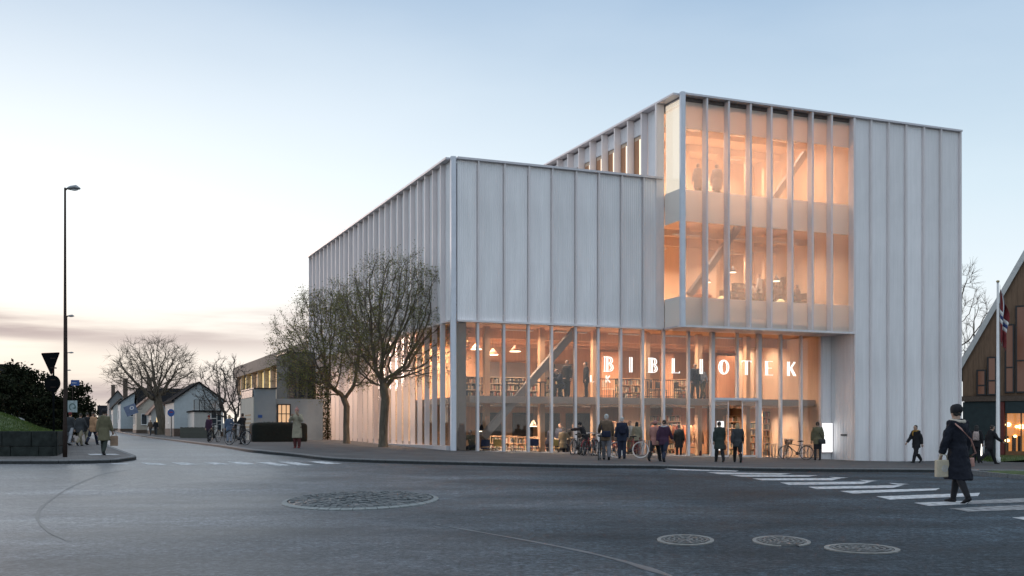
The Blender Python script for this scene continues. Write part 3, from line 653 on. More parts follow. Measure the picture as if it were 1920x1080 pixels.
# the sign: double-stroke capitals that light up white
M_NEON = emit('sign_white', (1, .97, .93), .85)
def arc(cx, cy, rx, ry, a0, a1, n=10): return [(cx + rx * math.cos(R_(a0 + (a1 - a0) * i / n)), cy + ry * math.sin(R_(a0 + (a1 - a0) * i / n))) for i in range(n + 1)]
W = .085
GLYPH = {
 'B': [([(.06, 0), (.06, 1)], .07), ([(.21, 0), (.21, 1)], .05), ([(.30, 0), (.30, 1)], .05), ([(.0, .97), (.4, .97)] + arc(.40, .745, .24, .225, 90, -90)[1:] + [(.3, .52)], .06), ([(.0, .03), (.42, .03)] + arc(.42, .28, .27, .25, -90, 90)[1:] + [(.3, .53)], .06),
       (arc(.38, .745, .13, .15, 80, -80), .05), (arc(.40, .28, .15, .17, -80, 80), .05)],
 'I': [([(.05, 0), (.05, 1)], .10), ([(.21, 0), (.21, 1)], .10)],
 'L': [([(.05, 0), (.05, 1)], .08), ([(.19, .08), (.19, 1)], .08), ([(.0, .03), (.62, .03)], .06), ([(.6, .03), (.6, .14)], .04)],
 'O': [(arc(.42, .5, .40, .48, 0, 360, 28), .07), (arc(.42, .5, .26, .45, 0, 360, 28), .05), (arc(.42, .5, .14, .42, 90, 270, 14), .04)],
 'T': [([(.0, .97), (.78, .97)], .06), ([(.30, 0), (.30, .96)], .08), ([(.44, 0), (.44, .96)], .08), ([(.02, .97), (.02, .86)], .04), ([(.76, .97), (.76, .86)], .04)],
 'E': [([(.05, 0), (.05, 1)], .08), ([(.19, .04), (.19, .96)], .08), ([(.0, .97), (.62, .97)], .06), ([(.2, .52), (.55, .52)], .05), ([(.0, .03), (.64, .03)], .06)],
 'K': [([(.05, 0), (.05, 1)], .08), ([(.19, 0), (.19, 1)], .08), ([(.22, .47), (.62, 1)], .06), ([(.30, .45), (.72, .98)], .03), ([(.26, .55), (.60, 0)], .08), ([(.40, .55), (.76, 0)], .08)]}
def glyph(ch, h, parent, a, b, z, m, name='sign_letter', dep=.05):
    mb = MB(); wd = {'B': .69, 'I': .27, 'L': .62, 'O': .84, 'T': .78, 'E': .64, 'K': .76}[ch]
    for j, (P, w) in enumerate(GLYPH[ch]):
        for k, (p, q) in enumerate(zip(P, P[1:])):
            mb.beam(((p[0] - wd / 2) * h, .002 * j, p[1] * h), ((q[0] - wd / 2) * h, .002 * j, q[1] * h), w * h * .60, dep, up=(0, 1, 0))
    return mb.build(name, m, parent, loc=(a, b, z))
SG = tag(empty('library_sign', bl(14, -.12, 4.2), LROT), 'white lit letters spelling BIBLIOTEK across the glass front', 'sign')
for ch, px in zip('BIBLIOTEK', (1141, 1183, 1224, 1267, 1315, 1357, 1400, 1442, 1484)): glyph(ch, .74, SG, apx(px, -.14) - 14, -.02, -.04, M_NEON)
S2 = tag(empty('inner_sign', bl(8, 1.0, 3.4), LROT), 'small white letters L K inside, below the first letter of the large sign', 'sign')
for ch, px in zip('LK', (1110, 1140)): glyph(ch, .34, S2, apx(px, 1.0) - 8, 0, .3, M_NEON)
# lit information boards
M_LIT = emit('lit_board', (1, .99, .98), .95); M_INK = mat('grey_print', (.45, .45, .45), .6)
def board(a, b, z0, w, h, label, lines):
    B = tag(empty('information_board', bl(a, b, z0), LROT), label, 'sign')
    MB().box(-w / 2 - .02, w / 2 + .02, 0, .08, -.02, h + .02).build('housing', M_FIN, B); MB().box(-w / 2, w / 2, -.012, -.001, 0, h).build('lit_panel', M_LIT, B)
    rng = random.Random(int(a * 10))
    for k in range(lines): MB().box(-w * .4, -w * .4 + w * rng.uniform(.35, .8), -.018, -.0125, h * (.86 - .1 * k), h * (.86 - .1 * k) + .018).build('print_line', M_INK, B)
board(apx(1551, -.16), -.16, RZ(*bl(20.8, 0).to_2d()) + PV + .38, .66, 1.52, 'tall glowing white notice board on the grey wall right of the glass', 4)
board(apx(1351, .9), .9, .30, .40, 1.50, 'narrow glowing white board just inside the entrance', 3)
# ------------------------------------------------------------------ trees
M_BARK = mat('bark', (.12, .098, .072), .9, scale=9, var=.4, bump=.5, stretch=(1, 1, .25))
M_BARKL = mat('pale_bark', (.06, .052, .045), .9, scale=9, var=.3)
M_BUD = island('spring_leaves', [(.16, .16, .035), (.22, .21, .05), (.11, .12, .03), (.27, .25, .07), (.17, .175, .04)], .6)
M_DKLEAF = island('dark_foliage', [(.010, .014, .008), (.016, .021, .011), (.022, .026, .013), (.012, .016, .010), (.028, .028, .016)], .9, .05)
M_IVY = island('ivy_foliage', [(.012, .020, .008), (.022, .034, .012), (.016, .026, .010), (.032, .044, .016)], .6)
def colonize(rng, root, trunk, pts, step, di, dk, iters=220):
    # space colonisation: branches grow towards the attraction points of a crown
    nodes = [np.array(root, float)]; par = [-1]
    for t in trunk:
        a = nodes[-1]; b = np.array(t, float); k = max(1, int(np.linalg.norm(b - a) / step))
        for j in range(1, k + 1): nodes.append(a + (b - a) * j / k); par.append(len(nodes) - 2)
    nt = len(nodes)
    A = np.array(pts, float); N = np.array(nodes); D = np.full(len(A), 1e9); I = np.zeros(len(A), int); alive = np.ones(len(A), bool); fresh = list(range(nt // 2, nt))
    bias = np.array((0, 0, .22))
    for _ in range(iters):
        if fresh:
            Fp = N[fresh]; d = np.linalg.norm(A[:, None, :] - Fp[None], axis=2); j = d.argmin(1); dm = d[np.arange(len(A)), j]; u = dm < D; D[u] = dm[u]; I[u] = np.array(fresh)[j[u]]
        alive &= D > dk
        act = alive & (D < di)
        if not act.any():
            if alive.any() and di < 6: di *= 1.5; fresh = []; continue
            break
        new = []; npar = []
        for n in np.unique(I[act]):
            q = A[act & (I == n)]; v = q - N[n]; v /= np.linalg.norm(v, axis=1)[:, None]; v = v.mean(0) + bias + np.array([rng.gauss(0, .12) for _ in range(3)]); l = np.linalg.norm(v)
            if l < .05: continue
            new.append(N[n] + v / l * step); npar.append(int(n))
        if not new: break
        s = len(N); N = np.vstack([N, np.array(new)]); par += npar; fresh = list(range(s, s + len(new)))
        if len(N) > 9000: break
    return N, par, nt
def skin_tree(rng, N, par, nt, r_tip, r_root, twig_n, twig_len, flare=1.5, sides=5, exp=2.35):
    n = len(N); kids = [[] for _ in range(n)]
    for i, p in enumerate(par):
        if p >= 0: kids[p].append(i)
    acc = np.zeros(n)
    for i in range(n - 1, -1, -1): acc[i] = r_tip ** exp if not kids[i] else sum(acc[k] for k in kids[i])
    r = acc ** (1 / exp); r = r_tip + (r - r_tip) * (r_root - r_tip) / max(1e-6, r[0] - r_tip)
    zs = N[:nt, 2] - N[0, 2]
    for i in range(nt): r[i] = max(r[i], r_root * .82) * (1 + (flare - 1) * math.exp(-zs[i] / .18))
    trunk, limbs, tips = MB(), MB(), []
    ring = {}
    V = [Vector(p) for p in N]
    def mk(mb, i, d, rr, k):
        rf = Vector((1, 0, 0)) if abs(d.x) < .8 else Vector((0, 1, 0)); e1 = d.cross(rf).normalized(); e2 = d.cross(e1); o = len(mb.v)
        mb.v += [tuple(V[i] + (e1 * math.cos(t) + e2 * math.sin(t)) * rr) for t in (2 * math.pi * q / k for q in range(k))]; return o
    for i in range(n):
        p = par[i]
        if p < 0: continue
        mb = trunk if i < nt else limbs; k = 9 if i < nt else (sides if r[i] > r_tip * 3 else 3)
        d = (V[i] - V[p]); d.normalize()
        d2 = d if not kids[i] else (d + (V[max(kids[i], key=lambda q: r[q])] - V[i]).normalized()).normalized()
        key = (p, k, mb is trunk)
        if key in ring and r[p] < r[i] * 1.6: o0 = ring[key]
        else: o0 = mk(mb, p, d, min(r[p], r[i] * 1.35), k)
        o1 = mk(mb, i, d2, r[i], k); ring[(i, k, mb is trunk)] = o1
        mb.f += [(o0 + q, o0 + (q + 1) % k, o1 + (q + 1) % k, o1 + q) for q in range(k)]
        if not kids[i] or (r[i] < r_tip * 2.2 and rng.random() < .55): tips.append((V[i], d))
    ends = []
    tw = MB()
    for p, d in tips:
        for _ in range(twig_n):
            v = (d + Vector((rng.gauss(0, .5), rng.gauss(0, .5), rng.gauss(.18, .45)))).normalized(); q = p + v * twig_len * rng.uniform(.4, 1.2)
            m_ = p.lerp(q, .5) + Vector((rng.gauss(0, .03), rng.gauss(0, .03), rng.gauss(.02, .03)))
            tw.tube([p, m_, q], [r_tip * .9, r_tip * .7, r_tip * .35], 3, cap=False); ends += [q, m_]
    return trunk, limbs, tw, ends
def leaves_mb(rng, pts, per, spread, size, frac=1.0):
    mb = MB()
    for p in pts:
        if rng.random() > frac: continue
        for _ in range(per):
            c = p + Vector((rng.gauss(0, spread), rng.gauss(0, spread), rng.gauss(0, spread))); s = size * rng.uniform(.5, 1.3)
            u = Vector((rng.gauss(0, 1), rng.gauss(0, 1), rng.gauss(0, 1))).normalized(); w = u.cross(Vector((rng.gauss(0, 1), rng.gauss(0, 1), rng.gauss(0, 1)))).normalized()
            mb.add([c - u * s, c + w * s * .55, c + u * s, c - w * s * .55], [(0, 1, 2, 3)])
    return mb
def tree(label, base, trunk, blobs, natt, step, di, dk, r_tip, r_root, seed, group, leaves=None, twig_n=2, twig_len=.3, zmin=None, mb=None, name='bare_tree', extra=None):
    rng = random.Random(seed); pts = []
    tot = sum(b[1][0] * b[1][1] * b[1][2] for b in blobs)
    for c, r in blobs:
        k = int(natt * r[0] * r[1] * r[2] / tot)
        while k > 0:
            v = Vector((rng.uniform(-1, 1), rng.uniform(-1, 1), rng.uniform(-1, 1)))
            if v.length > 1 or (v.length < .55 and rng.random() < .6): continue
            if noise.noise(Vector((v.x * 2.3 + seed, v.y * 2.3, v.z * 2.3))) < -.06 + .3 * (v.length - .9): continue
            v *= 1.12 if rng.random() < .85 else rng.uniform(1.12, 1.38)
            q = Vector(c) + Vector((v.x * r[0], v.y * r[1], v.z * r[2]))
            if zmin is not None and q.z < zmin + .25 * math.hypot(q.x - base.x, q.y - base.y) * 0: continue
            pts.append(q); k -= 1
    N, par, nt = colonize(rng, base - Vector((0, 0, .1)), trunk, pts, step, di, dk)
    T, Lm, tw, ends = skin_tree(rng, N, par, nt, r_tip, r_root, twig_n, twig_len)
    o = tag(empty(name, base), label, 'tree', group); inv = -base
    def put(m_, nm, mt, kind=None, smooth=True):
        m_.v = [(x + inv.x, y + inv.y, z + inv.z) for x, y, z in m_.v]; q = m_.build(nm, mt, o, smooth=smooth, fix=False)
        if kind: q['kind'] = kind
        return q
    put(T, 'trunk', mb or M_BARK); put(Lm, 'limbs', mb or M_BARK); put(tw, 'twigs', mb or M_BARK, 'stuff')
    if leaves:
        per, spread, size, frac, lm = leaves; put(leaves_mb(rng, ends, per, spread, size, frac), 'leaves', lm, 'stuff', False)
    return o
# the two street trees in front of the library's side
b = gp(718, 838, PV); s = b.y / F
P = lambda px, py, dy=0: pt(px, py, b.y + dy)
tree('taller budding tree with thick trunk, nearest the library corner', b, [P(719, 800), P(722, 752)], [(P(742, 602), (104 * s, 2.3, 108 * s)), (P(818, 640), (62 * s, 1.4, 66 * s)), (P(680, 660), (60 * s, 1.8, 60 * s)), (P(742, 548), (72 * s, 1.7, 58 * s)), (P(808, 705), (48 * s, 1.0, 14 * s))], 2900, .15, 1.3, .23, .0075, .21, 11, 'budding trees beside the library', (3, .11, .040, .55, M_BUD), 3, .45, name='street_tree')
b2 = gp(650, 832, PV); b2.y += 1.0; b2 = gp(650, 831.5, PV); s2 = b2.y / F
Q = lambda px, py, dy=0: pt(px, py, b2.y + dy)
tree('lower spreading budding tree with slimmer trunk, left of the taller one', b2, [Q(649, 800), Q(650, 762)], [(Q(616, 645), (100 * s2, 2.5, 92 * s2)), (Q(568, 668), (54 * s2, 1.7, 62 * s2)), (Q(655, 600), (60 * s2, 1.8, 60 * s2)), (Q(555, 715), (50 * s2, 1.2, 14 * s2))], 2800, .15, 1.3, .23, .0075, .17, 23, 'budding trees beside the library', (4, .11, .040, .62, M_BUD), 3, .45, name='street_tree')
# bare trees along the side street and behind the building on the right
g = gp(300, 815, PV); g.y = min(g.y, 112); g = pt(300, 0, g.y); g.z = RZ(g.x, g.y) + PV; s = g.y / F
H = lambda px, py, dy=0: pt(px, py, g.y + dy)
tree('big bare tree with ivy-dark trunk leaning over the side street', g, [H(303, 790), H(296, 752)], [(H(284, 694), (70 * s, 3.0, 50 * s)), (H(250, 706), (46 * s, 2.2, 30 * s)), (H(328, 694), (36 * s, 2.2, 36 * s))], 2000, .30, 2.6, .42, .012, .42, 5, 'bare trees along the side street', None, 6, 1.0)
g2 = pt(424, 0, 84); g2.z = RZ(g2.x, g2.y) + PV
H2 = lambda px, py, dy=0: pt(px, py, g2.y + dy)
s = g2.y / F
tree('slender twiggy bare tree in front of the pale house', g2, [H2(424, 800), H2(422, 775)], [(H2(408, 728), (42 * s, 1.8, 52 * s))], 700, .24, 1.8, .36, .012, .13, 8, 'bare trees along the side street', None, 4, .5, mb=M_BARKL)
g3 = pt(440, 0, 78); g3.z = RZ(g3.x, g3.y) + PV; H3 = lambda px, py, dy=0: pt(px, py, g3.y + dy)
tree('slender twiggy bare tree beside the low lit building', g3, [H3(441, 800), H3(442, 780)], [(H3(442, 735), (36 * s, 1.6, 48 * s))], 600, .24, 1.8, .36, .012, .12, 9, 'bare trees along the side street', None, 4, .5, mb=M_BARKL)
g4 = pt(1790, 0, 84); g4.z = RZ(g4.x, g4.y) + PV; H4 = lambda px, py, dy=0: pt(px, py, g4.y + dy); s = g4.y / F
tree('bare tree reaching out from behind the right end of the library', g4, [H4(1790, 760), H4(1788, 700)], [(H4(1800, 600), (52 * s, 2.4, 95 * s)), (H4(1820, 670), (44 * s, 2, 40 * s))], 700, .3, 2.2, .5, .012, .2, 14, 'bare trees along the side street' if False else None, None, 5, .8)

# dark evergreens and bushes on the left
def dark_tree(label, c, r, n, seed, trunk_h, size=.16, name='dark_tree', m=None, group='dark trees behind the grass mound'):
    rng = random.Random(seed); base = Vector((c.x, c.y, RZ(c.x, c.y) - .3)); o = tag(empty(name, base), label, 'tree', group)
    top = c - base; tb = MB(); tb.tube([(0, 0, 0), (.05, 0, top.z * .5), (0, .05, top.z + r[2] * .5)], [.22, .15, .04], 7)
    cl = [Vector((rng.gauss(0, .5) * r[0], rng.gauss(0, .5) * r[1], rng.uniform(-.95, .95) * r[2])) for _ in range(46)]
    for q in cl[:16]: tb.tube([(0, 0, top.z + q.z * .5 - .3), top + q * .9], [.06, .02], 4)
    tb.build('trunk', M_BARK, o, True)
    pts = []
    for q in cl:
        k = 1 - .45 * max(0, q.z / r[2]); q = Vector((q.x * k, q.y * k, q.z))
        for _ in range(n // 46): pts.append(top + q + Vector((rng.gauss(0, .17) * r[0], rng.gauss(0, .17) * r[1], rng.gauss(0, .11) * r[2])))
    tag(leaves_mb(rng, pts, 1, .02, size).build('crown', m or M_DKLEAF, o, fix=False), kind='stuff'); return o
for i, (px, py, Y, rx, rz, lab) in enumerate([(28, 748, 60, 1.5, 1.75, 'dark evergreen at the left edge, its top uneven against the sky'), (56, 750, 62, 1.1, 1.75, 'dark evergreen with a wispy crown between its two neighbours, above the grass'), (84, 778, 60, 1.1, 1.05, 'broad dark evergreen straight behind the give-way sign'), (114, 786, 64, 1.1, .95, 'low dark evergreen beside the foot of the tall street lamp'), (4, 760, 56, 1.3, 1.6, 'dark evergreen cut off by the left edge, in front of the flat-roofed house')]):
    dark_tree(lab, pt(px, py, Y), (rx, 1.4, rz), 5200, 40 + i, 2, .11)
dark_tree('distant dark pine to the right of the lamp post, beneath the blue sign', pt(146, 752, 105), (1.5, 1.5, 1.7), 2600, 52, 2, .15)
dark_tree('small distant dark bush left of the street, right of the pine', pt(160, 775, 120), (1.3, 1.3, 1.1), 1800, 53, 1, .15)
# grass mound, its stone wall and the pavement corner
wf = [gp(-260, 855.5, PV), gp(98, 855.5, PV)]; wb = gp(119, 849, PV); wtop = 1.30
W0, W1, W2 = wf[0], wf[1], wb
def wall_run(root, p, q, rows, lens, rng, m):
    d = (q - p); L_ = Vector((d.x, d.y, 0)).length; u = Vector((d.x, d.y, 0)).normalized(); nn = Vector((-u.y, u.x, 0)); z0 = min(p.z, q.z) - .1
    for (h0, h1) in rows:
        x = -rng.random() * .6
        while x < L_:
            l = rng.uniform(*lens); a, b_ = max(0, x) + .008, min(L_, x + l) - .008
            if b_ - a > .08:
                j = rng.uniform(-.012, .012); M = Matrix.Translation(Vector((p.x, p.y, 0))) @ Matrix(((u.x, nn.x, 0, 0), (u.y, nn.y, 0, 0), (0, 0, 1, 0), (0, 0, 0, 1)))
                bevel(MB().box(a, b_, j, .34 + j, h0 + .006, h1 - .006, M).build('stone', m, root), .015, 1)
            x += l
M_STONE = mat('dark_stone', (.026, .031, .029), .9, scale=4, var=.45, bump=.6, bscale=14, spec=.15)
RW = tag(empty('retaining_wall', (0, 0, 0)), 'low wall of large dark stones holding up the grass mound', 'wall'); rng = random.Random(7)
wall_run(RW, W0, W1, [(W1.z - .1, W1.z + .34), (W1.z + .34, wtop)], (.95, 1.35), rng, M_STONE); wall_run(RW, W1 + Vector((.02, .36, 0)), W2, [(W1.z - .1, W1.z + .34), (W1.z + .34, wtop)], (.9, 1.3), rng, M_STONE)
mb = MB(); nx, ny = 46, 40; dirv = (W2 - W1); dirv.z = 0; l12 = dirv.length; dirv.normalize(); wall_run(RW, W2 + LV * .02, W2 + LV * 12.5, [(W1.z - .1, W1.z + .34), (W1.z + .34, wtop)], (.9, 1.3), rng, M_STONE)
for j in range(ny):
    for i in range(nx):
        u = i / (nx - 1); v = j / (ny - 1); t_ = v * 16; p = W0.lerp(W1, u) + dirv * min(t_, l12) + LV * max(0, t_ - l12); p.y += .3
        h = (1 - ss(.45, .985, u)) * ss(0, .5, v) * .98
        mb.v.append((p.x - .25, p.y, wtop - .04 + h + .03 * noise.noise((p.x, p.y, 0))))
mb.f = [(j * nx + i, j * nx + i + 1, (j + 1) * nx + i + 1, (j + 1) * nx + i) for j in range(ny - 1) for i in range(nx - 1)]
GM = tag(mb.build('grass_mound', M_GRASS, smooth=True), kind='structure')
rng = random.Random(3); gb = MB()
vs = mb.v
for _ in range(26000):
    k = rng.randrange(len(vs)); i = k % nx; 
    if i < 16: continue
    x, y, z = vs[k]; x += rng.uniform(-.5, .5) * .2; y += rng.uniform(-.3, .3); h = rng.uniform(.03, .09); a = rng.uniform(0, 6.3); w = .012
    gb.add([(x - w * math.cos(a), y - w * math.sin(a), z - .02), (x + w * math.cos(a), y + w * math.sin(a), z - .02), (x + rng.gauss(0, .03), y + rng.gauss(0, .03), z + h)], [(0, 1, 2)])
M_BLADE = island('grass_blades', [(.045, .085, .012), (.07, .11, .018), (.035, .065, .012), (.09, .12, .025)], .7)
tag(gb.build('grass', M_BLADE, fix=False), kind='stuff')
# ------------------------------------------------------------------ street furniture on the left
M_POLE = mat('dark_pole', (.035, .024, .02), .8, 0, spec=.15, scale=12, var=.3)
M_STEEL = mat('galvanised', (.32, .33, .34), .45, .6, scale=8, var=.15)
M_SIGNB = mat('sign_back', (.006, .007, .008), .95, spec=.05, scale=6, var=.2)
M_RED = mat('red_paint', (.28, .03, .03), .5, scale=6, var=.15)
M_BLUE = mat('sign_blue', (.03, .09, .30), .5, scale=6, var=.1)
def street_lamp(label, px, Y, ztop, arm, r0, group):
    p = pt(px, 0, Y); p.z = RZ(p.x, p.y) + PV; o = tag(empty('street_lamp', p), label, 'street lamp', group); h = ztop - p.z
    MB().tube([(0, 0, -.1), (0, 0, 1.1), (0, 0, 1.15), (0, 0, h)], [r0 * 1.25, r0 * 1.25, r0, r0 * .55], 10).build('pole', M_POLE, o, True)
    MB().tube([(0, 0, h - .08), (.10, 0, h - .01), (arm * .35, 0, h)], r0 * .5, 8).build('arm', M_POLE, o, True)
    hd = MB(); hd.tube([(arm * .2, 0, h - .02), (arm * .4, 0, h - .01), (arm * .75, 0, h + .01), (arm, 0, h - .03)], [(.06, .05), (.13, .075), (.14, .085), (.05, .03)], 10, lat=(0, 1, 0)); hd.build('lamp_head', M_STEEL, o, True)
    MB().ball((arm * .62, 0, h - .07), (arm * .24, .09, .03), 10, 6).build('lens', M_WHITE, o, True); return o
lp = gp(122, 857, PV)
street_lamp('tallest street lamp, rising high beside the give-way sign', 122, lp.y, CAMH + (HZ - 352) / F * lp.y, 28 / F * lp.y, .062, 'street lamps along the left pavement')
for px, hy, Y, lab in ((125, 592, 81, 'second street lamp, its head halfway up the tall one'), (126, 661, 119, 'third street lamp, far down the street below the second'), (124, 694, 153, 'farthest street lamp, its head just above the blue sign')):
    street_lamp(lab, px, Y, CAMH + (HZ - hy) / F * Y, .55 if Y < 100 else .7, .085, 'street lamps along the left pavement')
sp = gp(101, 853, PV); sY = sp.y; u_ = sY / F
o = tag(empty('give_way_sign', sp), 'dark backs of a triangular and a round road sign on one post', 'road sign')
zt = lambda py: CAMH + (HZ - py) * u_ - sp.z
MB().tube([(0, 0, -.2), (-.02, 0, zt(670))], .035, 10).build('post', M_SIGNB, o, True)
def rpoly(P, r, k=5):
    out = []
    for i, p in enumerate(P):
        p = Vector(p); a = (Vector(P[i - 1]) - p).normalized(); b_ = (Vector(P[(i + 1) % len(P)]) - p).normalized()
        for j in range(k + 1): t = j / k; out.append(tuple((p + a * r).lerp(p, t).lerp(p.lerp(p + b_ * r, t), t)))
    return out
tri = rpoly([(-21 * u_ - .04, zt(662.5)), (13 * u_ - .02, zt(661)), (-4 * u_, zt(704))], .06)
MB().prism(tri, (-.06, -.045)).build('triangle_plate', M_SIGNB, o)
tr2 = [(x * 1.0, z) for x, z in tri]; cx = sum(x for x, z in tri) / len(tri); cz = sum(z for x, z in tri) / len(tri)
m_ = MB(); big_ = [((x - cx) * 1.03 + cx, (z - cz) * 1.03 + cz) for x, z in tri]; m_.prism(big_, (-.044, -.036)); m_.build('red_rim', M_RED, o)
MB().prism([(-1.5 * u_ + 15 * u_ * math.cos(t), zt(719) + 15.5 * u_ * math.sin(t)) for t in (2 * math.pi * k / 32 for k in range(32))], (-.062, -.045)).build('round_plate', M_SIGNB, o)
for py in (672, 690, 712, 726): MB().box(-.09, .09, -.075, .03, zt(py) - .02, zt(py) + .02).build('clamp', M_POLE, o)
# small blue sign and white cycle sign on posts down the pavement
q = pt(141, 718, 70); o = tag(empty('blue_sign', (q.x, q.y, RZ(q.x, q.y) + PV)), 'small blue rectangular sign on a thin post above the far pavement', 'sign'); h = q.z - o.location.z; k = 70 / F
MB().tube([(-.18, .03, -.1), (-.18, .03, h + .2)], .03, 8).build('post', M_POLE, o, True); MB().box(-8 * k, 8 * k, -.02, .0, h - 5 * k, h + 5.5 * k).build('plate', M_BLUE, o); MB().box(-6 * k, 3 * k, -.026, -.0205, h - .4 * k, h + .6 * k).build('print_line', M_WHITE, o)
q = pt(136, 762, 60); k = 60 / F; o = tag(empty('cycle_sign', (q.x, q.y, RZ(q.x, q.y) + PV)), 'pale square sign with a curled arrow above the people on the left', 'sign'); h = q.z - o.location.z
MB().tube([(-.05, .03, -.1), (-.05, .03, h)], .03, 8).build('post', M_POLE, o, True); MB().box(-9 * k, 9 * k, -.02, 0, h - 11 * k, h + 11 * k).build('plate', mat('pale_sign', (.42, .50, .50), .5), o)
m_ = MB(); P = [(math.cos(R_(a)) * 5.5 * k, h - k + math.sin(R_(a)) * 6 * k) for a in range(-40, 250, 18)]
for a, b_ in zip(P, P[1:]): m_.beam((a[0], -.024, a[1]), (b_[0], -.024, b_[1]), 2 * k, .006, up=(0, 1, 0))
m_.beam((P[0][0] - 3 * k, -.0245, P[0][1] + k), (P[0][0] + 2.5 * k, -.0245, P[0][1] + 3 * k), 1.8 * k, .006, up=(0, 1, 0)); m_.build('arrow', mat('sign_green', (.10, .17, .16), .5), o)

# ------------------------------------------------------------------ houses along the side street
M_ROOF = mat('dark_roof', (.014, .014, .016), .95, spec=.05, scale=5, var=.3, bump=.5)
M_TILE = mat('red_tiles', (.24, .13, .09), .8, scale=9, var=.3, bump=.6, stretch=(1, 1, 3))
M_WALLB = mat('pale_blue_boards', (.46, .51, .53), .75, scale=3, var=.08)
M_WALLW = mat('off_white_boards', (.50, .49, .46), .75, scale=3, var=.08)
M_WALLC = mat('cream_render', (.50, .44, .36), .8, scale=3, var=.1)
M_WALLG = mat('grey_render', (.20, .20, .20), .8, scale=3, var=.1)
M_WALLD = mat('dark_boards', (.055, .05, .048), .8, scale=3, var=.2)
M_PANE = mat('dark_pane', (.03, .04, .05), .08, spec=.8, scale=2)
M_LITW = emit('lit_window', (1, .72, .36), .75)
M_LITW2 = emit('lit_window_dim', (1, .62, .34), .40)
M_BRICKB = mat('brown_plinth', (.12, .085, .065), .85, scale=12, var=.3)
def window(root, M, x, z, w, h, frame=M_WHITE, pane=None, bars=(1, 1), lit=False):
    m_ = MB(); t = .07
    for b_ in ((x, x + w, z, z + t), (x, x + w, z + h - t, z + h), (x, x + t, z + t, z + h - t), (x + w - t, x + w, z + t, z + h - t)): m_.box(b_[0], b_[1], -.05, .05, b_[2], b_[3], M)
    for i in range(1, bars[0] + 1 if bars[0] > 1 else 1): xx = x + w * i / bars[0]; (i < bars[0]) and m_.box(xx - .025, xx + .025, -.04, .04, z + t, z + h - t, M)
    for i in range(1, bars[1]): zz = z + h * i / bars[1]; m_.box(x + t, x + w - t, -.038, .038, zz - .025, zz + .025, M)
    o = m_.build('window', frame, root); MB().box(x + .06, x + w - .06, -.012, .012, z + .06, z + h - .06, M).build('pane', pane or (M_LITW if lit else M_PANE), o)
    MB().box(x - .05, x + w + .05, -.09, .0, z - .05, z - .002, M).build('sill', frame, o); return o
FACE = lambda w, d: {'front': Matrix.Identity(4), 'left': Matrix.Translation((0, d, 0)) @ Matrix.Rotation(-math.pi / 2, 4, 'Z'), 'right': Matrix.Translation((w, 0, 0)) @ Matrix.Rotation(math.pi / 2, 4, 'Z')}
def house(label, p, w, d, eave, ridge, along, wall, roof, rz=LROT, wins=(), doors=(), chimney=None, over=.25, name='house', plinth=.5, group=None, cat='house'):
    # p: near left corner; local x to the right along the near side, y away; ridge along 'x' or 'y'
    o = tag(empty(name, p, rz), label, cat, group); m_ = MB()
    if along == 'y': m_.prism([(0, -.3), (w, -.3), (w, eave), (w / 2, ridge), (0, eave)], (0, d))
    else: m_.prism([(0, -.3), (d, -.3), (d, eave), (d / 2, ridge), (0, eave)], (0, w), Matrix.Rotation(math.pi / 2, 4, 'Z') @ Matrix.Scale(-1, 4, (0, 1, 0)))
    m_.build('wall', wall, o)
    if plinth: MB().box(-.04, w + .04, -.04, d + .04, -.4, plinth).build('plinth', M_BRICKB, o)
    half = (w if along == 'y' else d) / 2; ln = d if along == 'y' else w; sl_ = (ridge - eave) / half; t = .14
    for sgn in (0, 1):
        P = [(-over, eave - over * sl_ + .02), (half, ridge + .02), (half, ridge + .02 + t), (-over, eave - over * sl_ + .02 + t)]
        if sgn: P = [(2 * half - x, z) for x, z in P]
        M = Matrix.Identity(4) if along == 'y' else Matrix.Rotation(math.pi / 2, 4, 'Z') @ Matrix.Scale(-1, 4, (0, 1, 0))
        r_ = MB().prism(P, (-over, ln + over), M).build('roof', roof, o)
    if chimney: x, y, zz = chimney; MB().box(x - .3, x + .3, y - .3, y + .3, ridge - 1, zz).box(x - .36, x + .36, y - .36, y + .36, zz + .002, zz + .12).build('chimney', M_BRICKB, r_)
    fc = FACE(w, d)
    for side, x, z, ww, hh, kw in wins: window(o, fc[side] @ Matrix.Translation((0, -.0, 0)), x, z, ww, hh, **kw)
    for side, x, ww, hh, dm in doors: q_ = MB().box(x, x + ww, -.06, .03, 0, hh, fc[side]).build('door', dm, o); MB().box(x + ww - .18, x + ww - .12, -.11, -.065, hh * .45, hh * .45 + .12, fc[side]).build('handle', M_BLACK, q_)
    return o
def gz(p): p.z = RZ(p.x, p.y) + PV; return p
Y1 = 96; c1 = gz(pt(327, 0, Y1)); k = Y1 / F; 
GW = (apx(406, 0) - apx(327, 0)) * 0 + 80 * k / .90
h1 = house('pale blue gabled house with a dark roof, its white end wall to the street', c1, GW, 9, (HZ - 748) * k + CAMH - c1.z - .1, (HZ - 722) * k + CAMH - c1.z + .2, 'y', M_WALLB, M_ROOF, wins=[('left', 3.2, 1.2, 1.0, 1.3, dict(bars=(2, 1)))], doors=[('left', 6.0, 1.0, 2.0, M_WALLW)], plinth=.7)
for side, m_ in (('left', M_WALLW),): MB().box(.05, 8.95, -.03, .0, .72, (HZ - 748) * k + CAMH - c1.z - .2, FACE(GW, 9)['left']).build('street_wall', m_, h1)
MB().tube([(GW * .45, -.06, 2.0), (GW * .45, -.10, 2.0)], .16, 10).build('wall_lamp', MATS['lit_window'], h1)
qn = gz(pt(321, 0, 93)); o = tag(empty('no_parking_sign', qn), 'small round blue parking sign on a post by the pale blue house', 'road sign'); hz = CAMH + (HZ - 774) / F * 93 - qn.z
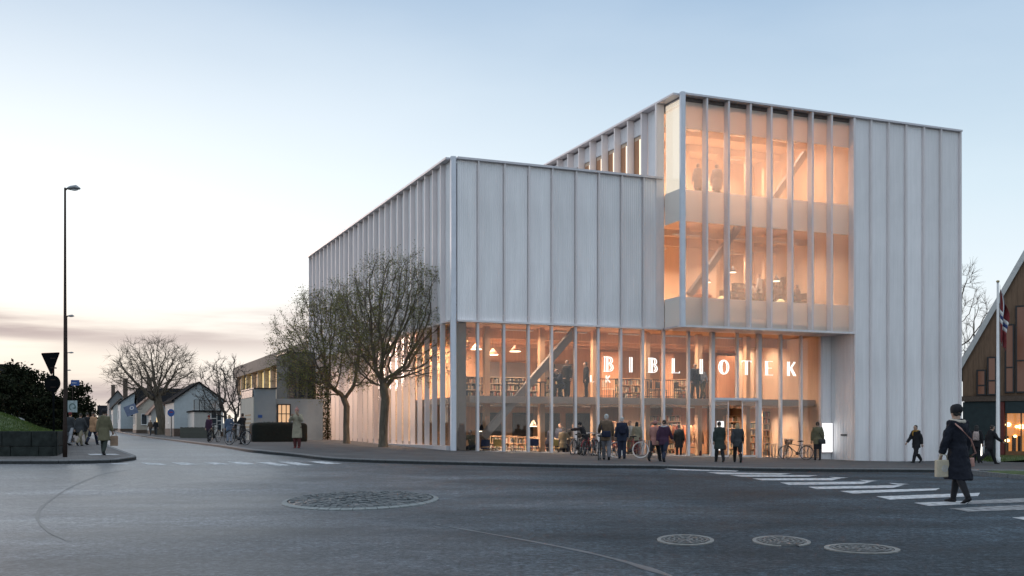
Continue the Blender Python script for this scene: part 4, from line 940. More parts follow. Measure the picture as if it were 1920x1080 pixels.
MB().tube([(0, 0, -.1), (0, 0, hz)], .03, 8).build('post', M_POLE, o, True); MB().prism([(.30 * math.cos(t), hz + .32 * math.sin(t)) for t in (2 * math.pi * j / 24 for j in range(24))], (-.06, -.035)).build('plate', M_BLUE, o); MB().prism([(.2 * math.cos(t), hz + .05 + .05 * math.sin(t)) for t in (2 * math.pi * j / 10 for j in range(10))], (-.068, -.062)).build('emblem', M_RED, o)
# annex with balcony
ca = gz(pt(364, 0, 90)); k = 90 / F; wA = 44 * k / .92; hA = (HZ - 772) * k + CAMH - ca.z
o = tag(empty('garden_annex', ca, LROT), 'low white annex with a railed balcony on top, beside the pale blue house', 'annex')
MB().box(0, wA, 0, 5, -.3, hA).build('wall', M_WALLW, o); MB().box(-.1, wA + .1, -.1, 5.1, hA + .002, hA + .12).build('roof', M_ROOF, o)
for x in np.linspace(0, wA, 6): MB().box(x - .03, x + .03, -.03, .03, hA + .12, hA + .95).build('balcony_post', M_BLACK, o)
MB().box(0, wA, -.025, .025, hA + .952, hA + 1.0).build('handrail', M_BLACK, o); MB().box(.04, wA - .04, -.008, .008, hA + .2, hA + .9).build('glass_pane', M_GLASS, o)
window(o, Matrix.Identity(4), wA * .62, .9, .55, 1.3, bars=(1, 2))
window(o, Matrix.Identity(4), wA * .85, .5, .45, 1.7, bars=(1, 2))
# boarded garden fence in front
fa, fb = gz(pt(338, 0, 84)), gz(pt(400, 0, 81)); o = tag(empty('garden_fence', fa), 'low greenish board fence in front of the annex', 'fence'); d = fb - fa; u = Vector((d.x, d.y, 0)).normalized(); L_ = d.length; x = 0; M_FENCE = mat('fence_boards', (.075, .075, .06), .85, scale=5, var=.25); AN = math.atan2(u.y, u.x); BM = None
while x < L_:
    me = MB().box(0, .15, -.015, .015, -.1, .82).mesh('fence_board', M_FENCE) if BM is None else BM; BM = me
    q_ = ob('fence_board', me, o, (u.x * x, u.y * x, (d.z) * x / L_ + rng.uniform(-.02, .02)), (0, 0, AN)); x += .165
for zz in (.2, .6): MB().beam((0, .04, zz), (d.x, d.y + .04, zz + d.z), .04, .09).build('rail', M_FENCE, o)
# row of further houses towards the far end of the street
house('small white house with hipped-looking red tiled roof beyond the big bare tree', gz(pt(256, 0, 128)), 3.2, 7, 2.9, 4.3, 'y', M_WALLC, M_TILE, wins=[('front', .5, 1.0, .7, 1.3, {}), ('front', 1.9, 1.0, .7, 1.3, {}), ('left', 1.2, 1.0, .9, 1.3, {}), ('left', 3.6, 1.0, .9, 1.3, {})], plinth=.4)
house('cream cottage with a red tiled roof and lit window behind the tree trunk', gz(pt(283, 0, 121)), 2.0, 6, 2.4, 3.6, 'y', M_WALLW, M_TILE, wins=[('front', .5, .8, .8, 1.1, dict(lit=True))], plinth=.4)
house('large dark gabled house whose black roof fills the space behind the bare tree', gz(pt(262, 0, 138)), 7.2, 8, 3.4, 5.6, 'x', M_WALLD, M_ROOF, chimney=(1.4, 3.5, 7.0), wins=[('front', .8, 3.9 - 2.2, 1.0, 1.2, {}), ('front', 3.0, 1.7, 1.0, 1.2, {})], plinth=0)
house('white-gabled house under a dark roof with a tall chimney', gz(pt(226, 0, 146)), 3.6, 8, 3.9, 5.2, 'y', M_WALLB, M_ROOF, chimney=(.8, 4, 7.2), wins=[('front', 1.2, 2.0, 1.0, 1.2, dict(bars=(2, 1))), ('left', 2, 1.6, 1, 1.3, {})], plinth=.4)
house('narrow pale house with blue shop front, next but one to the street end', gz(pt(212, 0, 160)), 2.2, 8, 3.4, 4.6, 'y', M_WALLW, M_ROOF, wins=[('front', .6, 1.2, .9, 1.4, {}), ('left', 1, 1.2, .9, 1.3, {}), ('left', 4, 1.2, .9, 1.3, {})], plinth=.3)
house('grey house at the far end of the street, tall dark roof behind the others', gz(pt(205, 0, 178)), 2.6, 9, 4.6, 6.2, 'y', M_WALLG, M_ROOF, chimney=(.7, 3, 7.2), wins=[('front', .7, 2.6, .9, 1.3, {}), ('left', 2, 2.6, .9, 1.3, {})], plinth=0)
house('faint far cottage closing the view down the street', gz(pt(186, 0, 215)), 3.5, 6, 2.4, 4.0, 'x', M_WALLG, M_ROOF, wins=[('front', .8, .9, .8, 1.0, {})], plinth=0)
# shop sign tilted out from a wall
qn = pt(246, 768, 124); o = tag(empty('shop_sign', (qn.x, qn.y, qn.z), LROT), 'blue-grey projecting shop sign with a white emblem, over the street', 'sign')
M_ = Matrix.Rotation(R_(-22), 4, 'Y'); MB().box(-.7, .62, -.06, .06, -.6, .55, M_).build('plate', mat('sign_grey_blue', (.16, .20, .30), .6), o)
MB().prism([(.12 + .25 * math.cos(t), .15 + .21 * math.sin(t)) for t in (2 * math.pi * j / 20 for j in range(20))], (-.075, -.062), M_).build('emblem', M_WHITE, o); MB().prism([(.12 + .12 * math.cos(t), .15 + .10 * math.sin(t)) for t in (2 * math.pi * j / 20 for j in range(20))], (-.082, -.076), M_).build('emblem_hole', M_BLUE, o); MB().beam((.6, 0, 0), (1.2, .3, .1), .06, .06).build('bracket', M_BLACK, o)
# flat-roofed dark house at the far left
pl = gz(pt(-120, 0, 66)); o = tag(empty('flat_roof_house', pl, R_(27)), 'dark flat-roofed house half hidden at the left edge', 'house'); h = CAMH + (HZ - 686) / F * 66 - pl.z
MB().box(0, 4.4, 0, 7, -.4, h).build('wall', M_WALLD, o); MB().box(-.2, 4.6, -.2, 7.2, h + .002, h + .2).build('roof', M_ROOF, o); window(o, Matrix.Identity(4), 1.0, 1.2, 1.0, 1.2); window(o, Matrix.Identity(4), 2.8, 1.2, 1.0, 1.2)

# low flat building with lit windows, parallel to the street
f0 = pt(585, 0, 80); 
def fs(px):                                     # distance along v from f0 to a pixel column
    kk = (px - 960) / F; return (kk * f0.y - f0.x) / (LV.x - LV.y * kk)
sEnd = fs(443); f1 = f0 + LV * sEnd; f1.z = RZ(f1.x, f1.y); bh = CAMH + (HZ - 690) / F * f1.y
o = tag(empty('low_lit_building', (f0.x, f0.y, 0), LROT), 'long low flat-roofed building with a row of yellow-lit upper windows', 'building')
MB().box(.4, 6, 0, sEnd, .2, bh - 2.9).build('wall', M_WALLC, o); MB().box(.8, 6, .02, sEnd - .02, bh - 2.9, bh - 1.1).build('upper_wall', M_WALLD, o)
MB().box(-.25, 6.3, -.2, sEnd + .3, bh - 1.08, bh).build('fascia', mat('brown_fascia', (.24, .19, .155), .8, scale=2, var=.12), o); 
nb = 11; st_ = sEnd / nb; M_GOLD = emit('gold_window', (1, .72, .30), .62)
for i in range(nb + 1): MB().box(.0, .5, max(0, i * st_ - .2), min(sEnd, i * st_ + .2), bh - 2.9 + .003, bh - 1.085).build('pier', mat('tan_pier', (.42, .36, .30), .8, scale=3), o)
for i in range(nb): 
    w_ = MB().box(.42, .50, i * st_ + .25, (i + 1) * st_ - .25, bh - 2.88, bh - 1.1).build('window', M_BLACK, o); MB().box(.38, .415, i * st_ + .3 + st_ * .05, (i + 1) * st_ - .35, bh - 2.8, bh - 1.2).build('pane', M_GOLD if i % 3 != 1 else M_LITW2, w_)
# grey-blue walls in front of it
M_GB = mat('grey_blue_render', (.25, .29, .31), .85, scale=1.5, var=.07, big=(.5, .07))
M_GBL = mat('light_end_wall', (.50, .47, .40), .85, scale=1.5, var=.06)
GY = 68; k = GY / F; g0 = gz(pt(477, 0, GY)); L1 = (apx(515, 0) - apx(477, 0)) * 0 + (515 - 477) * k / .95
top1 = CAMH + (HZ - 729) * k; top2 = CAMH + (HZ - 747) * k
o = tag(empty('entrance_wall', g0, LROT), 'blue-grey rendered entrance building with a small lit window behind the round hedge', 'building')
L2 = 4.0
MB().box(0, L1, 0, 5.2, -.4, top1 - g0.z).build('wall', M_GB, o); MB().box(L1 + .003, L2 + .35, .25, 5, -.4, top2 - g0.z).build('low_wall', M_GB, o)
MB().box(-.06, L1 + .04, -.06, 5.3, top1 - g0.z + .002, top1 - g0.z + .07).build('coping', M_BLACK, o)
MB().box(-.05, -.003, .05, 5.1, -.3, top1 - g0.z - .5).build('end_wall', M_GBL, o); MB().box(-.08, -.055, .3, 4.8, top1 - g0.z - .5, top1 - g0.z - .05).build('dark_sign_box', M_BLACK, o)
for j, zz in enumerate((1.55, 1.3, 1.05, .8)): MB().box(-.062, -.052, 1.0, 3.4 - .3 * (j % 2), zz, zz + .1).build('print_line', mat('ochre_print', (.30, .22, .12), .7), o)
MB().box(.22, .48, -.03, -.001, 1.42, 1.60).build('name_plate', M_BLUE, o)
window(o, Matrix.Translation((0, .25, 0)), L1 + .12, 1.05, .85, 1.25, frame=M_BLACK, bars=(3, 2), pane=M_LITW2)
# dark glazed upper block behind
pb = pt(538, 0, 76); pb.z = top2 - .2; o = tag(empty('dark_upper_block', (pb.x, pb.y, 0), LROT), 'dark glass upper storey behind the crown of the spreading tree', 'building'); 
MB().box(0, 2.0, 0, 4, top2 - .3, CAMH + (HZ - 662) / F * 76).build('wall', mat('dark_cladding', (.15, .145, .135), .9, spec=.1, scale=3, var=.2), o); MB().box(-.06, 2.06, -.06, 4.06, CAMH + (HZ - 662) / F * 76 + .002, CAMH + (HZ - 662) / F * 76 + .1).build('roof', M_BLACK, o)
MB().box(.05, 1.95, .05, 3.95, .2, top2 - .302).build('lower_wall', M_WALLD, o)
for x in (.15, .8, 1.45): MB().box(x, x + .5, -.02, -.002, top2 + .3, top2 + 2.6).build('pane', M_PANE, o)
# clipped hedge
hp = gz(pt(473, 0, 62)); k = 62 / F; hl = 98 * k / .93
o = tag(empty('hedge', hp, LROT), 'dark clipped rounded hedge before the blue-grey wall', 'hedge'); b_ = bmesh.new(); bmesh.ops.create_cube(b_, size=1); bmesh.ops.subdivide_edges(b_, edges=b_.edges, cuts=3, use_grid_fill=True); me = bpy.data.meshes.new('core'); b_.to_mesh(me); b_.free(); me.materials.append(mat('hedge_core', (.006, .009, .007), .9, scale=12, var=.4))
hh = 37 * k
c_ = ob('core', me, o, (hl / 2, .7, hh / 2 - .05)); c_.scale = (hl, 1.4, hh + .1); m_ = c_.modifiers.new('round', 'SUBSURF'); m_.levels = 2; m_.render_levels = 2
rng = random.Random(9); mbh = MB(); pts = []
for _ in range(9000):
    v = Vector((rng.gauss(0, 1), rng.gauss(0, 1), rng.gauss(0, 1))).normalized(); e = 4.0; s_ = (abs(v.x) ** e + abs(v.y) ** e + abs(v.z) ** e) ** (-1 / e); v *= s_; pts.append(Vector((hl / 2 + v.x * hl * .475, .7 + v.y * .66, hh / 2 + v.z * hh * .47)))
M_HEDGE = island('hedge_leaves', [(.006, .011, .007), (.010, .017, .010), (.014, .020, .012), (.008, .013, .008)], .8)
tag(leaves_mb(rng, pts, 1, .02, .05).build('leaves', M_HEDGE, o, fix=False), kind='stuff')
# three climbers on the far fins of the library
for px, lab in ((588, 'climbing plant on the outermost fin at the far corner of the library'), (601, 'climbing plant on the middle of three ivy-covered fins'), (614, 'climbing plant on the ivy fin nearest the street trees')):
    s_ = bpx(px, -.45); p = bl(-.45, s_); p.z = RZ(p.x, p.y) + PV; o = tag(empty('climbing_plant', p, LROT), lab, 'climbing plant', 'ivy on the library side'); H_ = 4.6 if px < 600 else 4.9
    MB().tube([(0, 0, -.1), (.03, 0, H_ * .4), (-.02, 0, H_)], [.05, .04, .02], 6).build('stem', M_BARK, o, True)
    rng = random.Random(px); pts = [Vector((rng.gauss(0, .13), rng.gauss(0, .10), H_ * rng.random())) for _ in range(1500)]
    tag(leaves_mb(rng, pts, 1, .03, .07).build('leaves', M_IVY, o, fix=False), kind='stuff')
# parked car whose roof shows over the mound
def car(label, p, rz):
    o = tag(empty('parked_car', p, rz), label, 'car'); prof = [(0, .35), (0, .75), (.15, .95), (1.05, 1.05), (1.75, 1.5), (3.1, 1.54), (3.9, 1.1), (4.2, 1.0), (4.25, .4)]
    M = Matrix.Translation((-2.1, -.9, 0)); bevel(MB().prism(prof, (0, 1.8), M).build('body', mat('white_car_paint', (.7, .71, .72), .3), o), .09, 3)
    for y in (-.012, 1.8): MB().prism([(1.25, 1.08), (1.85, 1.44), (3.0, 1.46), (3.55, 1.12)], (y, y + .012), M).build('side_window', M_PANE, o)
    for x in (.85, 3.4):
        for y in (.05, 1.6): w_ = MB().tube([(x - 2.1, y - .9, .33), (x - 2.1, y - .72, .33)], .33, 18).build('wheel', M_BLACK, o); MB().tube([(x - 2.1, y - .905 if y < 1 else y - .715, .33), (x - 2.1, y - .90 if y < 1 else y - .70, .33)], .2, 12).build('rim', M_STEEL, w_)
    for y in (.15, 1.45): MB().box(4.2, 4.27, y, y + .25, .75, .92, M).build('headlight', M_WHITE, o)
    return o
q = pt(2, 766, 58); car('white car of which only the roof shows over the grass mound', (q.x - 1.2, q.y, q.z - 1.55), 0)
q_ = MB().box(q.x - 6, q.x + 2.5, q.y - 2.5, q.y + 3.5, RZ(q.x, q.y) - .2, q.z - 1.555).build('car_park', M_ASPH); tag(q_, kind='structure')

# ------------------------------------------------------------------ on the right: gabled building, flag, bollards
M_BRN = mat('brown_boards', (.20, .125, .078), .8, scale=3, var=.2, stretch=(5, 5, .5))
M_VERGE = mat('verge_board', (.62, .62, .60), .7, scale=4, var=.1)
M_TEAL = mat('dark_teal_boards', (.022, .038, .042), .7, scale=3, var=.2)
M_AMB = emit('amber_window', (1, .50, .16), 1.0); M_AMBD = emit('dim_glow_glass', (1, .40, .22), .045); M_AMBD.node_tree.nodes['Principled BSDF'].inputs['Base Color'].default_value = (.03, .018, .014, 1); M_AMBD.node_tree.nodes['Principled BSDF'].inputs['Roughness'].default_value = .12
RY = 66.0; GA = R_(-27); r0 = gz(pt(1805, 0, RY))
def X(px): q = (px - 960) / F; return (q * r0.y - r0.x) / (math.cos(GA) - q * math.sin(GA))
k = (RY - 1.2) / F; Zp = lambda py: CAMH + (HZ - py) * k
o = tag(empty('gabled_building', (r0.x, r0.y, 0), GA), 'steep-roofed brown timber building with lit ground floor at the right edge', 'building')
ze = CAMH + (HZ - 690) / F * RY; slope = (CAMH + (HZ - 490) / F * (RY + X(1920) * math.sin(GA)) - ze) / X(1920); xa = 7.0; za = ze + slope * xa
MB().prism([(0, Zp(748)), (2 * xa, Zp(748)), (2 * xa, ze), (xa, za), (0, ze)], (0, 14)).build('gable_wall', M_BRN, o)
x_ = .0; rb = random.Random(6)
while x_ < 6.2:                                    # vertical boards
    w_ = .30; zt_ = ze + slope * (x_ + .02) - .25; MB().prism([(x_ + .006, Zp(741)), (x_ + w_ - .006, Zp(741)), (x_ + w_ - .006, zt_ + slope * (w_ - .012)), (x_ + .006, zt_)], (-.03 - rb.uniform(0, .012), -.002)).build('board', M_BRN, o); x_ += w_
for sgn in (0, 1):
    P = [(-.35, ze - .35 * slope), (xa, za), (xa, za + .62), (-.35, ze - .35 * slope + .62)]; P = [(2 * xa - x, z) for x, z in P] if sgn else P
    r_ = MB().prism(P, (-.15, 14.3)).build('roof', M_ROOF, o); MB().prism([(x + (.0), z + .01) for x, z in P], (-.24, -.155)).build('verge_board', M_VERGE, r_)
MB().box(-.1, 2 * xa, -.10, .0, Zp(752), Zp(742)).build('floor_band', M_BRICKB, o)
MB().box(.05, 2 * xa, .5, 14, -.6, Zp(748) - .003).build('ground_floor', M_TEAL, o)
MB().box(.0, 1.95, .05, .49, -.5, Zp(753)).build('teal_wall', M_TEAL, o); MB().box(1.98, 2.3, .0, .48, -.5, Zp(753)).build('red_pillar', mat('red_pillar_paint', (.16, .035, .028), .7, scale=4), o)
for (x0, x1, y0, y1) in ((1831, 1849, 692, 741), (1851, 1869, 668, 741), (1884, 1902, 608, 737), (1904, 1924, 574, 737)):
    m_ = MB(); a0, a1, b0, b1 = X(x0), X(x1), Zp(y1), Zp(y0); t = .09
    for b_ in ((a0, a1, b0, b0 + t), (a0, a1, b1 - t, b1), (a0, a0 + t, b0 + t, b1 - t), (a1 - t, a1, b0 + t, b1 - t), (a0 + t, a1 - t, b0 + (b1 - b0) * .36, b0 + (b1 - b0) * .36 + .09)): m_.box(b_[0], b_[1], -.16, -.045, b_[2], b_[3])
    w_ = m_.build('window', M_BLACK, o); MB().box(a0 + t, a1 - t, -.09, -.07, b0 + t, b1 - t).build('pane', M_AMBD, w_)
    if x0 > 1880: MB().box(a0 + t + .05, a1 - t - .05, -.068 + .0, -.06, b0 + (b1 - b0) * .62, b0 + (b1 - b0) * .62 + .05).build('lamp_strip', M_AMB, w_)
# lit shop window
a0, a1, b0, b1 = 2.4, 6.4, Zp(846), Zp(775)
MB().box(a0 - .05, a1, .30, .48, b0, b1).build('shop_interior', emit('shop_glow', (1, .40, .11), .38), o)
for j in range(5): x_ = a0 + j * .8; MB().box(x_ - .04, x_ + .04, .1, .2, b0 - .5, b1).build('window_post', M_BRN, o)
MB().box(a0, a1, .14, .16, b0, b1 - .02).build('shop_glass', M_GLASS, o); MB().box(a0 - .05, a1 + .1, -.05, .25, b1 + .002, Zp(753)).build('lintel', M_TEAL, o); MB().box(a0 - .05, a1, .02, .3, -.7, b0).build('stall_riser', mat('ochre_wall', (.22, .11, .05), .7), o)
for px, py, r in ((1890, 796, .16), (1906, 800, .10), (1915, 800, .18), (1903, 818, .1), (1888, 826, .14)): MB().ball((X(px), .24, Zp(py)), (r, .05, r * .8), 12, 8).build('shop_lamp', emit('shop_lamp_glow', (1, .66, .28), 5.0), o, True)
for px in (1883, 1897, 1908): MB().box(X(px), X(px) + .22, .22, .29, b0, b0 + .9).build('goods_rack', M_BRICKB, o)
fp = gp(1871, 842, PV); fp = gz(pt(1871, 0, 56)); k5 = 56 / F; o = tag(empty('flagpole', fp), 'white flagpole in front of the gabled building', 'flagpole'); zt_ = CAMH + (HZ - 530) * k5 - fp.z
MB().tube([(0, 0, -.1), (0, 0, .25), (0, 0, .26), (0, 0, zt_)], [.13, .13, .10, .055], 12).build('pole', M_WHITE, o, True); MB().ball((0, 0, zt_ + .06), (.09, .09, .07), 10, 6).build('finial', mat('brass', (.4, .32, .18), .4, .8), o, True); MB().tube([(.12, -.02, .9), (.10, -.02, zt_ - .1)], .008, 4).build('halyard', M_STEEL, o)
# limp flag: folded cloth hanging by the pole
FLx = tag(empty('flag', (fp.x, fp.y, fp.z)), 'limp red flag with white and blue cross hanging from the flagpole', 'flag'); nu, nv = 15, 26; V = []
for j in range(nv):
    v = j / (nv - 1)
    for i in range(nu):
        u = i / (nu - 1); z = zt_ - .15 - 2.85 * v - u * (.55 + .5 * (1 - v)) ; wd = .05 + .46 * math.sin(min(1, .25 + v * 1.1) * math.pi * .75) * u
        V.append((.07 + wd * (.9 + .1 * math.sin(v * 9)), .13 * math.sin(u * 11 + v * 3) * (.4 + u), z))
cols = {'red': [], 'white': [], 'blue': []}
for j in range(nv - 1):
    for i in range(nu - 1):
        a, c = i / (nu - 1), j / (nv - 1); ca_, cb_ = abs(a - .36), abs(c - .5); kind = 'blue' if ca_ < .05 or cb_ < .06 else 'white' if ca_ < .11 or cb_ < .13 else 'red'
        cols[kind].append((j * nu + i, j * nu + i + 1, (j + 1) * nu + i + 1, (j + 1) * nu + i))
for c, fs_ in cols.items():
    m_ = MB(); m_.v = V; m_.f = fs_; q_ = m_.build({'red': 'red_field', 'white': 'white_cross', 'blue': 'blue_cross'}[c], {'red': mat('flag_red', (.20, .028, .03), .8), 'white': M_WHITE, 'blue': mat('flag_blue', (.03, .05, .17), .8)}[c], FLx, True, fix=False)
    q_.modifiers.new('thick', 'SOLIDIFY').thickness = .006
for px, y0, y1, lab in ((1843, 862, 826, 'lit white bollard nearest the pavement edge, behind the walking pair'), (1895, 850, 822, 'slim lit bollard standing before the shop window')):
    c_ = gp(px, y0, PV); o = tag(empty('bollard', c_), lab, 'bollard', 'lit bollards by the gabled building'); h = (y0 - y1) * c_.y / F
    MB().tube([(0, 0, -.1), (0, 0, h)], .085, 12).build('post', M_STEEL, o, True); MB().box(-.1, -.07, -.05, .05, .1, h - .05).build('light_strip', emit('bollard_glow', (1, .95, .85), 2.2), o); MB().tube([(0, 0, h + .001), (0, 0, h + .03)], [.09, .07], 12).build('cap', M_POLE, o)
# grass bank and planting beside the building, small kerbed island at the edge
gs = [gp(1862, 866, PV), gp(2010, 868, PV), gp(2010, 846, PV), gp(1866, 846, PV)]
mbg = patch([g_.to_2d() for g_ in gs], 0, .5, zf=lambda x, y: RZ(x, y) + PV + .015 + .22 * ss(0, 1.2, min(abs(y - gs[0].y), 3)) * .7); tag(mbg.build('grass_bank', M_GRASS, smooth=True), kind='structure')
rng = random.Random(31); gb = MB()
for _ in range(7000):
    x = rng.uniform(gs[0].x - .2, gs[1].x); y = rng.uniform(gs[0].y, gs[3].y); z = RZ(x, y) + PV + .05; h = rng.uniform(.06, .3) if rng.random() < .3 else rng.uniform(.05, .14); a = rng.uniform(0, 6.3); w = .014
    gb.add([(x - w * math.cos(a), y - w * math.sin(a), z - .05), (x + w * math.cos(a), y + w * math.sin(a), z - .05), (x + rng.gauss(0, .05), y + rng.gauss(0, .05), z + h)], [(0, 1, 2)])
tag(gb.build('grass', M_BLADE, fix=False), kind='stuff')
c_ = gp(1935, 897); o = tag(empty('kerbed_island', c_), 'small kerbed grass island at the right edge behind the crossing', 'traffic island'); n = 22; ea, eb = 46 * c_.y / F, (gp(1935, 891).y - gp(1935, 905).y) / 2
for j in range(n):
    a0, a1 = 2 * math.pi * (j + .04) / n, 2 * math.pi * (j + .96) / n; vs = [(math.cos(a) * ea * r, math.sin(a) * eb * r, z) for z in (-.1, .13) for r, a in ((1, a0), (1, a1), (.86, a1), (.86, a0))]
    MB().add(vs, [(3, 2, 1, 0), (4, 5, 6, 7), (0, 1, 5, 4), (1, 2, 6, 5), (2, 3, 7, 6), (3, 0, 4, 7)]).build('kerb_stone', M_KERB, o)
MB().ball((0, 0, 0), (ea * .85, eb * .85, .2), 20, 8).build('grass_top', M_GRASS, o, True)
# ------------------------------------------------------------------ people
CM = {}
def cloth(name, col, rough=.85, var=.18): return mat('cloth_' + name, col, rough, scale=9, var=var, bump=.35, bscale=60, spec=.2)
C_ = dict(midnight=(.013, .015, .023), black=(0.023, 0.023, 0.026), navy=(0.026, 0.032, 0.054), darkgrey=(0.051, 0.054, 0.058), grey=(0.159, 0.159, 0.175), ltgrey=(0.407, 0.423, 0.453), olive=(0.136, 0.125, 0.078), tan=(0.407, 0.236, 0.136), beige=(0.3, 0.27, 0.2), brown=(0.136, 0.094, 0.066), denim=(0.097, 0.136, 0.206), ltdenim=(0.252, 0.299, 0.376), purple=(0.058, 0.029, 0.054), pink=(0.4, 0.2, 0.17), white=(0.55, 0.54, 0.52), green=(0.038, 0.047, 0.041), red=(0.314, 0.051, 0.051), mustard=(0.34, 0.2, 0.05), khaki=(0.252, 0.221, 0.159), maroon=(0.097, 0.032, 0.032), blue=(0.051, 0.082, 0.19), wine=(0.159, 0.035, 0.035), cream=(0.5, 0.45, 0.38))
HAIRC = dict(black=(.012, .010, .009), brown=(.045, .028, .018), blond=(.34, .25, .14), grey=(.30, .29, .28), white=(.52, .51, .49), dark=(.022, .016, .012))
M_SKIN = mat('skin', (.42, .27, .20), .55, scale=20, var=.06)
def cm(c): return cloth(c, C_[c])
def hm(c): return mat('hair_' + c, HAIRC[c], .6, scale=40, var=.35, bump=.5, bscale=120, stretch=(1, 1, .3))
ST = dict(lh=3, lk=3, rh=-3, rk=2, la=(4, 8, 12), ra=(-3, 8, 14), lean=1)
WK = dict(lh=24, lk=6, rh=-20, rk=22, la=(-18, 9, 14), ra=(20, 9, 22), lean=3)
WK2 = dict(lh=-20, lk=22, rh=24, rk=6, la=(20, 9, 22), ra=(-18, 9, 14), lean=3)
SW = dict(lh=13, lk=4, rh=-11, rk=16, la=(-9, 8, 12), ra=(10, 8, 18), lean=2)
SIT = dict(lh=84, lk=84, rh=80, rk=82, la=(30, 10, 60), ra=(34, 10, 62), lean=6)
WEARY = {}
def person(label, p, H, face, pose=ST, top='black', legs='navy', hair='brown', hem='hip', hat=None, long=False, scarf=None, skirt=False, shoe='black', vox=.02, group=None, hood=False, hatcol='black', pom=False, cat='person', belly=1.0, head=(0, 0), sleeve=None, collar=None):
    root = tag(empty('person', p, R_(face)), label, cat, group)
    D = R_; lean = D(pose.get('lean', 0)); w = belly
    fwd, up, rt = Vector((0, 1, 0)), Vector((0, 0, 1)), Vector((1, 0, 0))
    def rot(v, ang): return Matrix.Rotation(ang, 3, 'X') @ v          # positive turns forward-pointing up
    def dirv(a): return Vector((0, math.sin(a), -math.cos(a)))
    th, sh, foot = .245 * H, .235 * H, .05 * H
    def leg(s, h, k):
        a = D(h); b_ = a - D(k); hip = Vector((s * .052 * H, 0, 0)); kn = hip + dirv(a) * th + rt * (s * .004 * H); an = kn + dirv(b_) * sh; return hip, kn, an, b_
    Ls = [leg(-1, pose['lh'], pose['lk']), leg(1, pose['rh'], pose['rk'])]
    low = min(l[2].z - foot * (1 if abs(l[3]) < .35 else 1.25) for l in Ls); off = Vector((0, 0, -low))
    Ls = [tuple(q + off for q in l[:3]) + (l[3],) for l in Ls]; pel = off.copy()
    T = lambda v: pel + Matrix.Rotation(-lean, 3, 'X') @ Vector(v)
    HH = lambda x, y, z: T((x * H, y * H, z * H))
    latv = rt
    # joints of the arms
    def arm(s, q):
        sw, ab, el = q[:3]; inn = q[3] if len(q) > 3 else 0
        S = HH(s * .108, -.004, .300); a = D(sw) + lean * .6
        d1 = Vector((s * math.sin(D(ab)), math.sin(a) * math.cos(D(ab)), -math.cos(a) * math.cos(D(ab)))); E = S + d1 * .170 * H
        a2 = a + D(el); d2 = Vector((s * (math.sin(D(ab)) * .5) - s * math.sin(D(inn)), math.sin(a2) * math.cos(D(inn)), -math.cos(a2) * math.cos(D(inn)))).normalized(); Wp = E + d2 * .150 * H
        return S, E, Wp, d2
    As = [arm(-1, pose['la']), arm(1, pose['ra'])]
    def torso(mb, g, lo, hi=.345, flare=0):
        prof = [(-.17, .098, .072, 0), (-.10, .097, .072, 0), (-.03, .095, .070, .0), (.04, .088, .064, .004), (.11, .082, .060, .006), (.19, .092, .066, .0), (.26, .106, .066, -.006), (.305, .100, .056, -.008), (.325, .070, .048, -.008), (.345, .045, .042, -.004)]
        pts, rad = [], []
        for z, rx, ry, y in prof:
            if z < lo - .001 or z > hi: continue
            pts.append(HH(0, y, z)); fl = 1 + flare * max(0, -z) / .17; rad.append(((rx * w + g) * H * fl, (ry * w + g) * H * fl))
        mb.tube(pts, rad, 14, lat=rt)
    def limb(mb, q, r, n=8): mb.tube(q, [x * H for x in r], n)
    # body: one skin from head to ankles
    B = MB(); torso(B, -.006, -.04)
    Hc = HH(0, .012, .415); hp, hy = D(head[0]), D(head[1]); HR = Matrix.Rotation(-lean * .35 - hp, 3, 'X') @ Matrix.Rotation(hy, 3, 'Z'); hd = lambda x, y, z: Hc + HR @ Vector((x * H, y * H, z * H))
    B.tube([HH(0, -.006, .30), HH(0, .0, .345), hd(0, -.012, -.03)], [.040 * H, .034 * H, .036 * H], 10)
    prof = [(-.062, .014, .018, .028), (-.054, .026, .034, .020), (-.036, .034, .044, .010), (-.010, .042, .052, .003), (.016, .046, .057, -.001), (.040, .043, .054, -.004), (.058, .030, .038, -.006), (.068, .012, .014, -.006)]
    B.tube([hd(0, y, z) for z, a, b_, y in prof], [(a * H, b_ * H) for z, a, b_, y in prof], 14, lat=HR @ rt)
    B.tube([hd(0, .050, .014), hd(0, .064, -.010), hd(0, .052, -.016)], [.006 * H, .010 * H, .006 * H], 6)
    for s in (-1, 1): B.ball(hd(s * .046, -.004, .0), (.006 * H, .012 * H, .018 * H), 6, 5)
    for S, E, Wp, d2 in As: limb(B, [HH(0, -.006, .28), S, S.lerp(E, .5), E, E.lerp(Wp, .4), Wp], [.05, .034, .027, .023, .024, .016])
    for hip, kn, an, b_ in Ls: limb(B, [pel + Vector((0, 0, .02 * H)), hip, hip.lerp(kn, .5), kn, kn.lerp(an, .35), an], [.06, .058, .047, .033, .034, .022])
    body = B.build('body', M_SKIN, root, True)
    def soft(o, v, it=4):
        r_ = o.modifiers.new('skin', 'REMESH'); r_.mode = 'VOXEL'; r_.voxel_size = v; r_.use_smooth_shade = True; s_ = o.modifiers.new('soft', 'SMOOTH'); s_.factor = .5; s_.iterations = it
    soft(body, vox * .8, 2)
    # trousers or tights
    Tm = MB()
    tight = legs == 'tights' or skirt
    k = .004 if tight else .012
    for hip, kn, an, b_ in Ls: limb(Tm, [pel + Vector((0, 0, .03 * H)), hip, hip.lerp(kn, .5), kn, kn.lerp(an, .35), an + (an - kn).normalized() * .015 * H], [.062 + k, .062 + k, .049 + k, .036 + k, .036 + k * 1.2, .024 + k * 1.3])
    torso(Tm, .003, -.04, .05); soft(Tm.build('trousers' if not tight else 'tights', cm('black' if legs == 'tights' else legs), root, True), vox, 3)
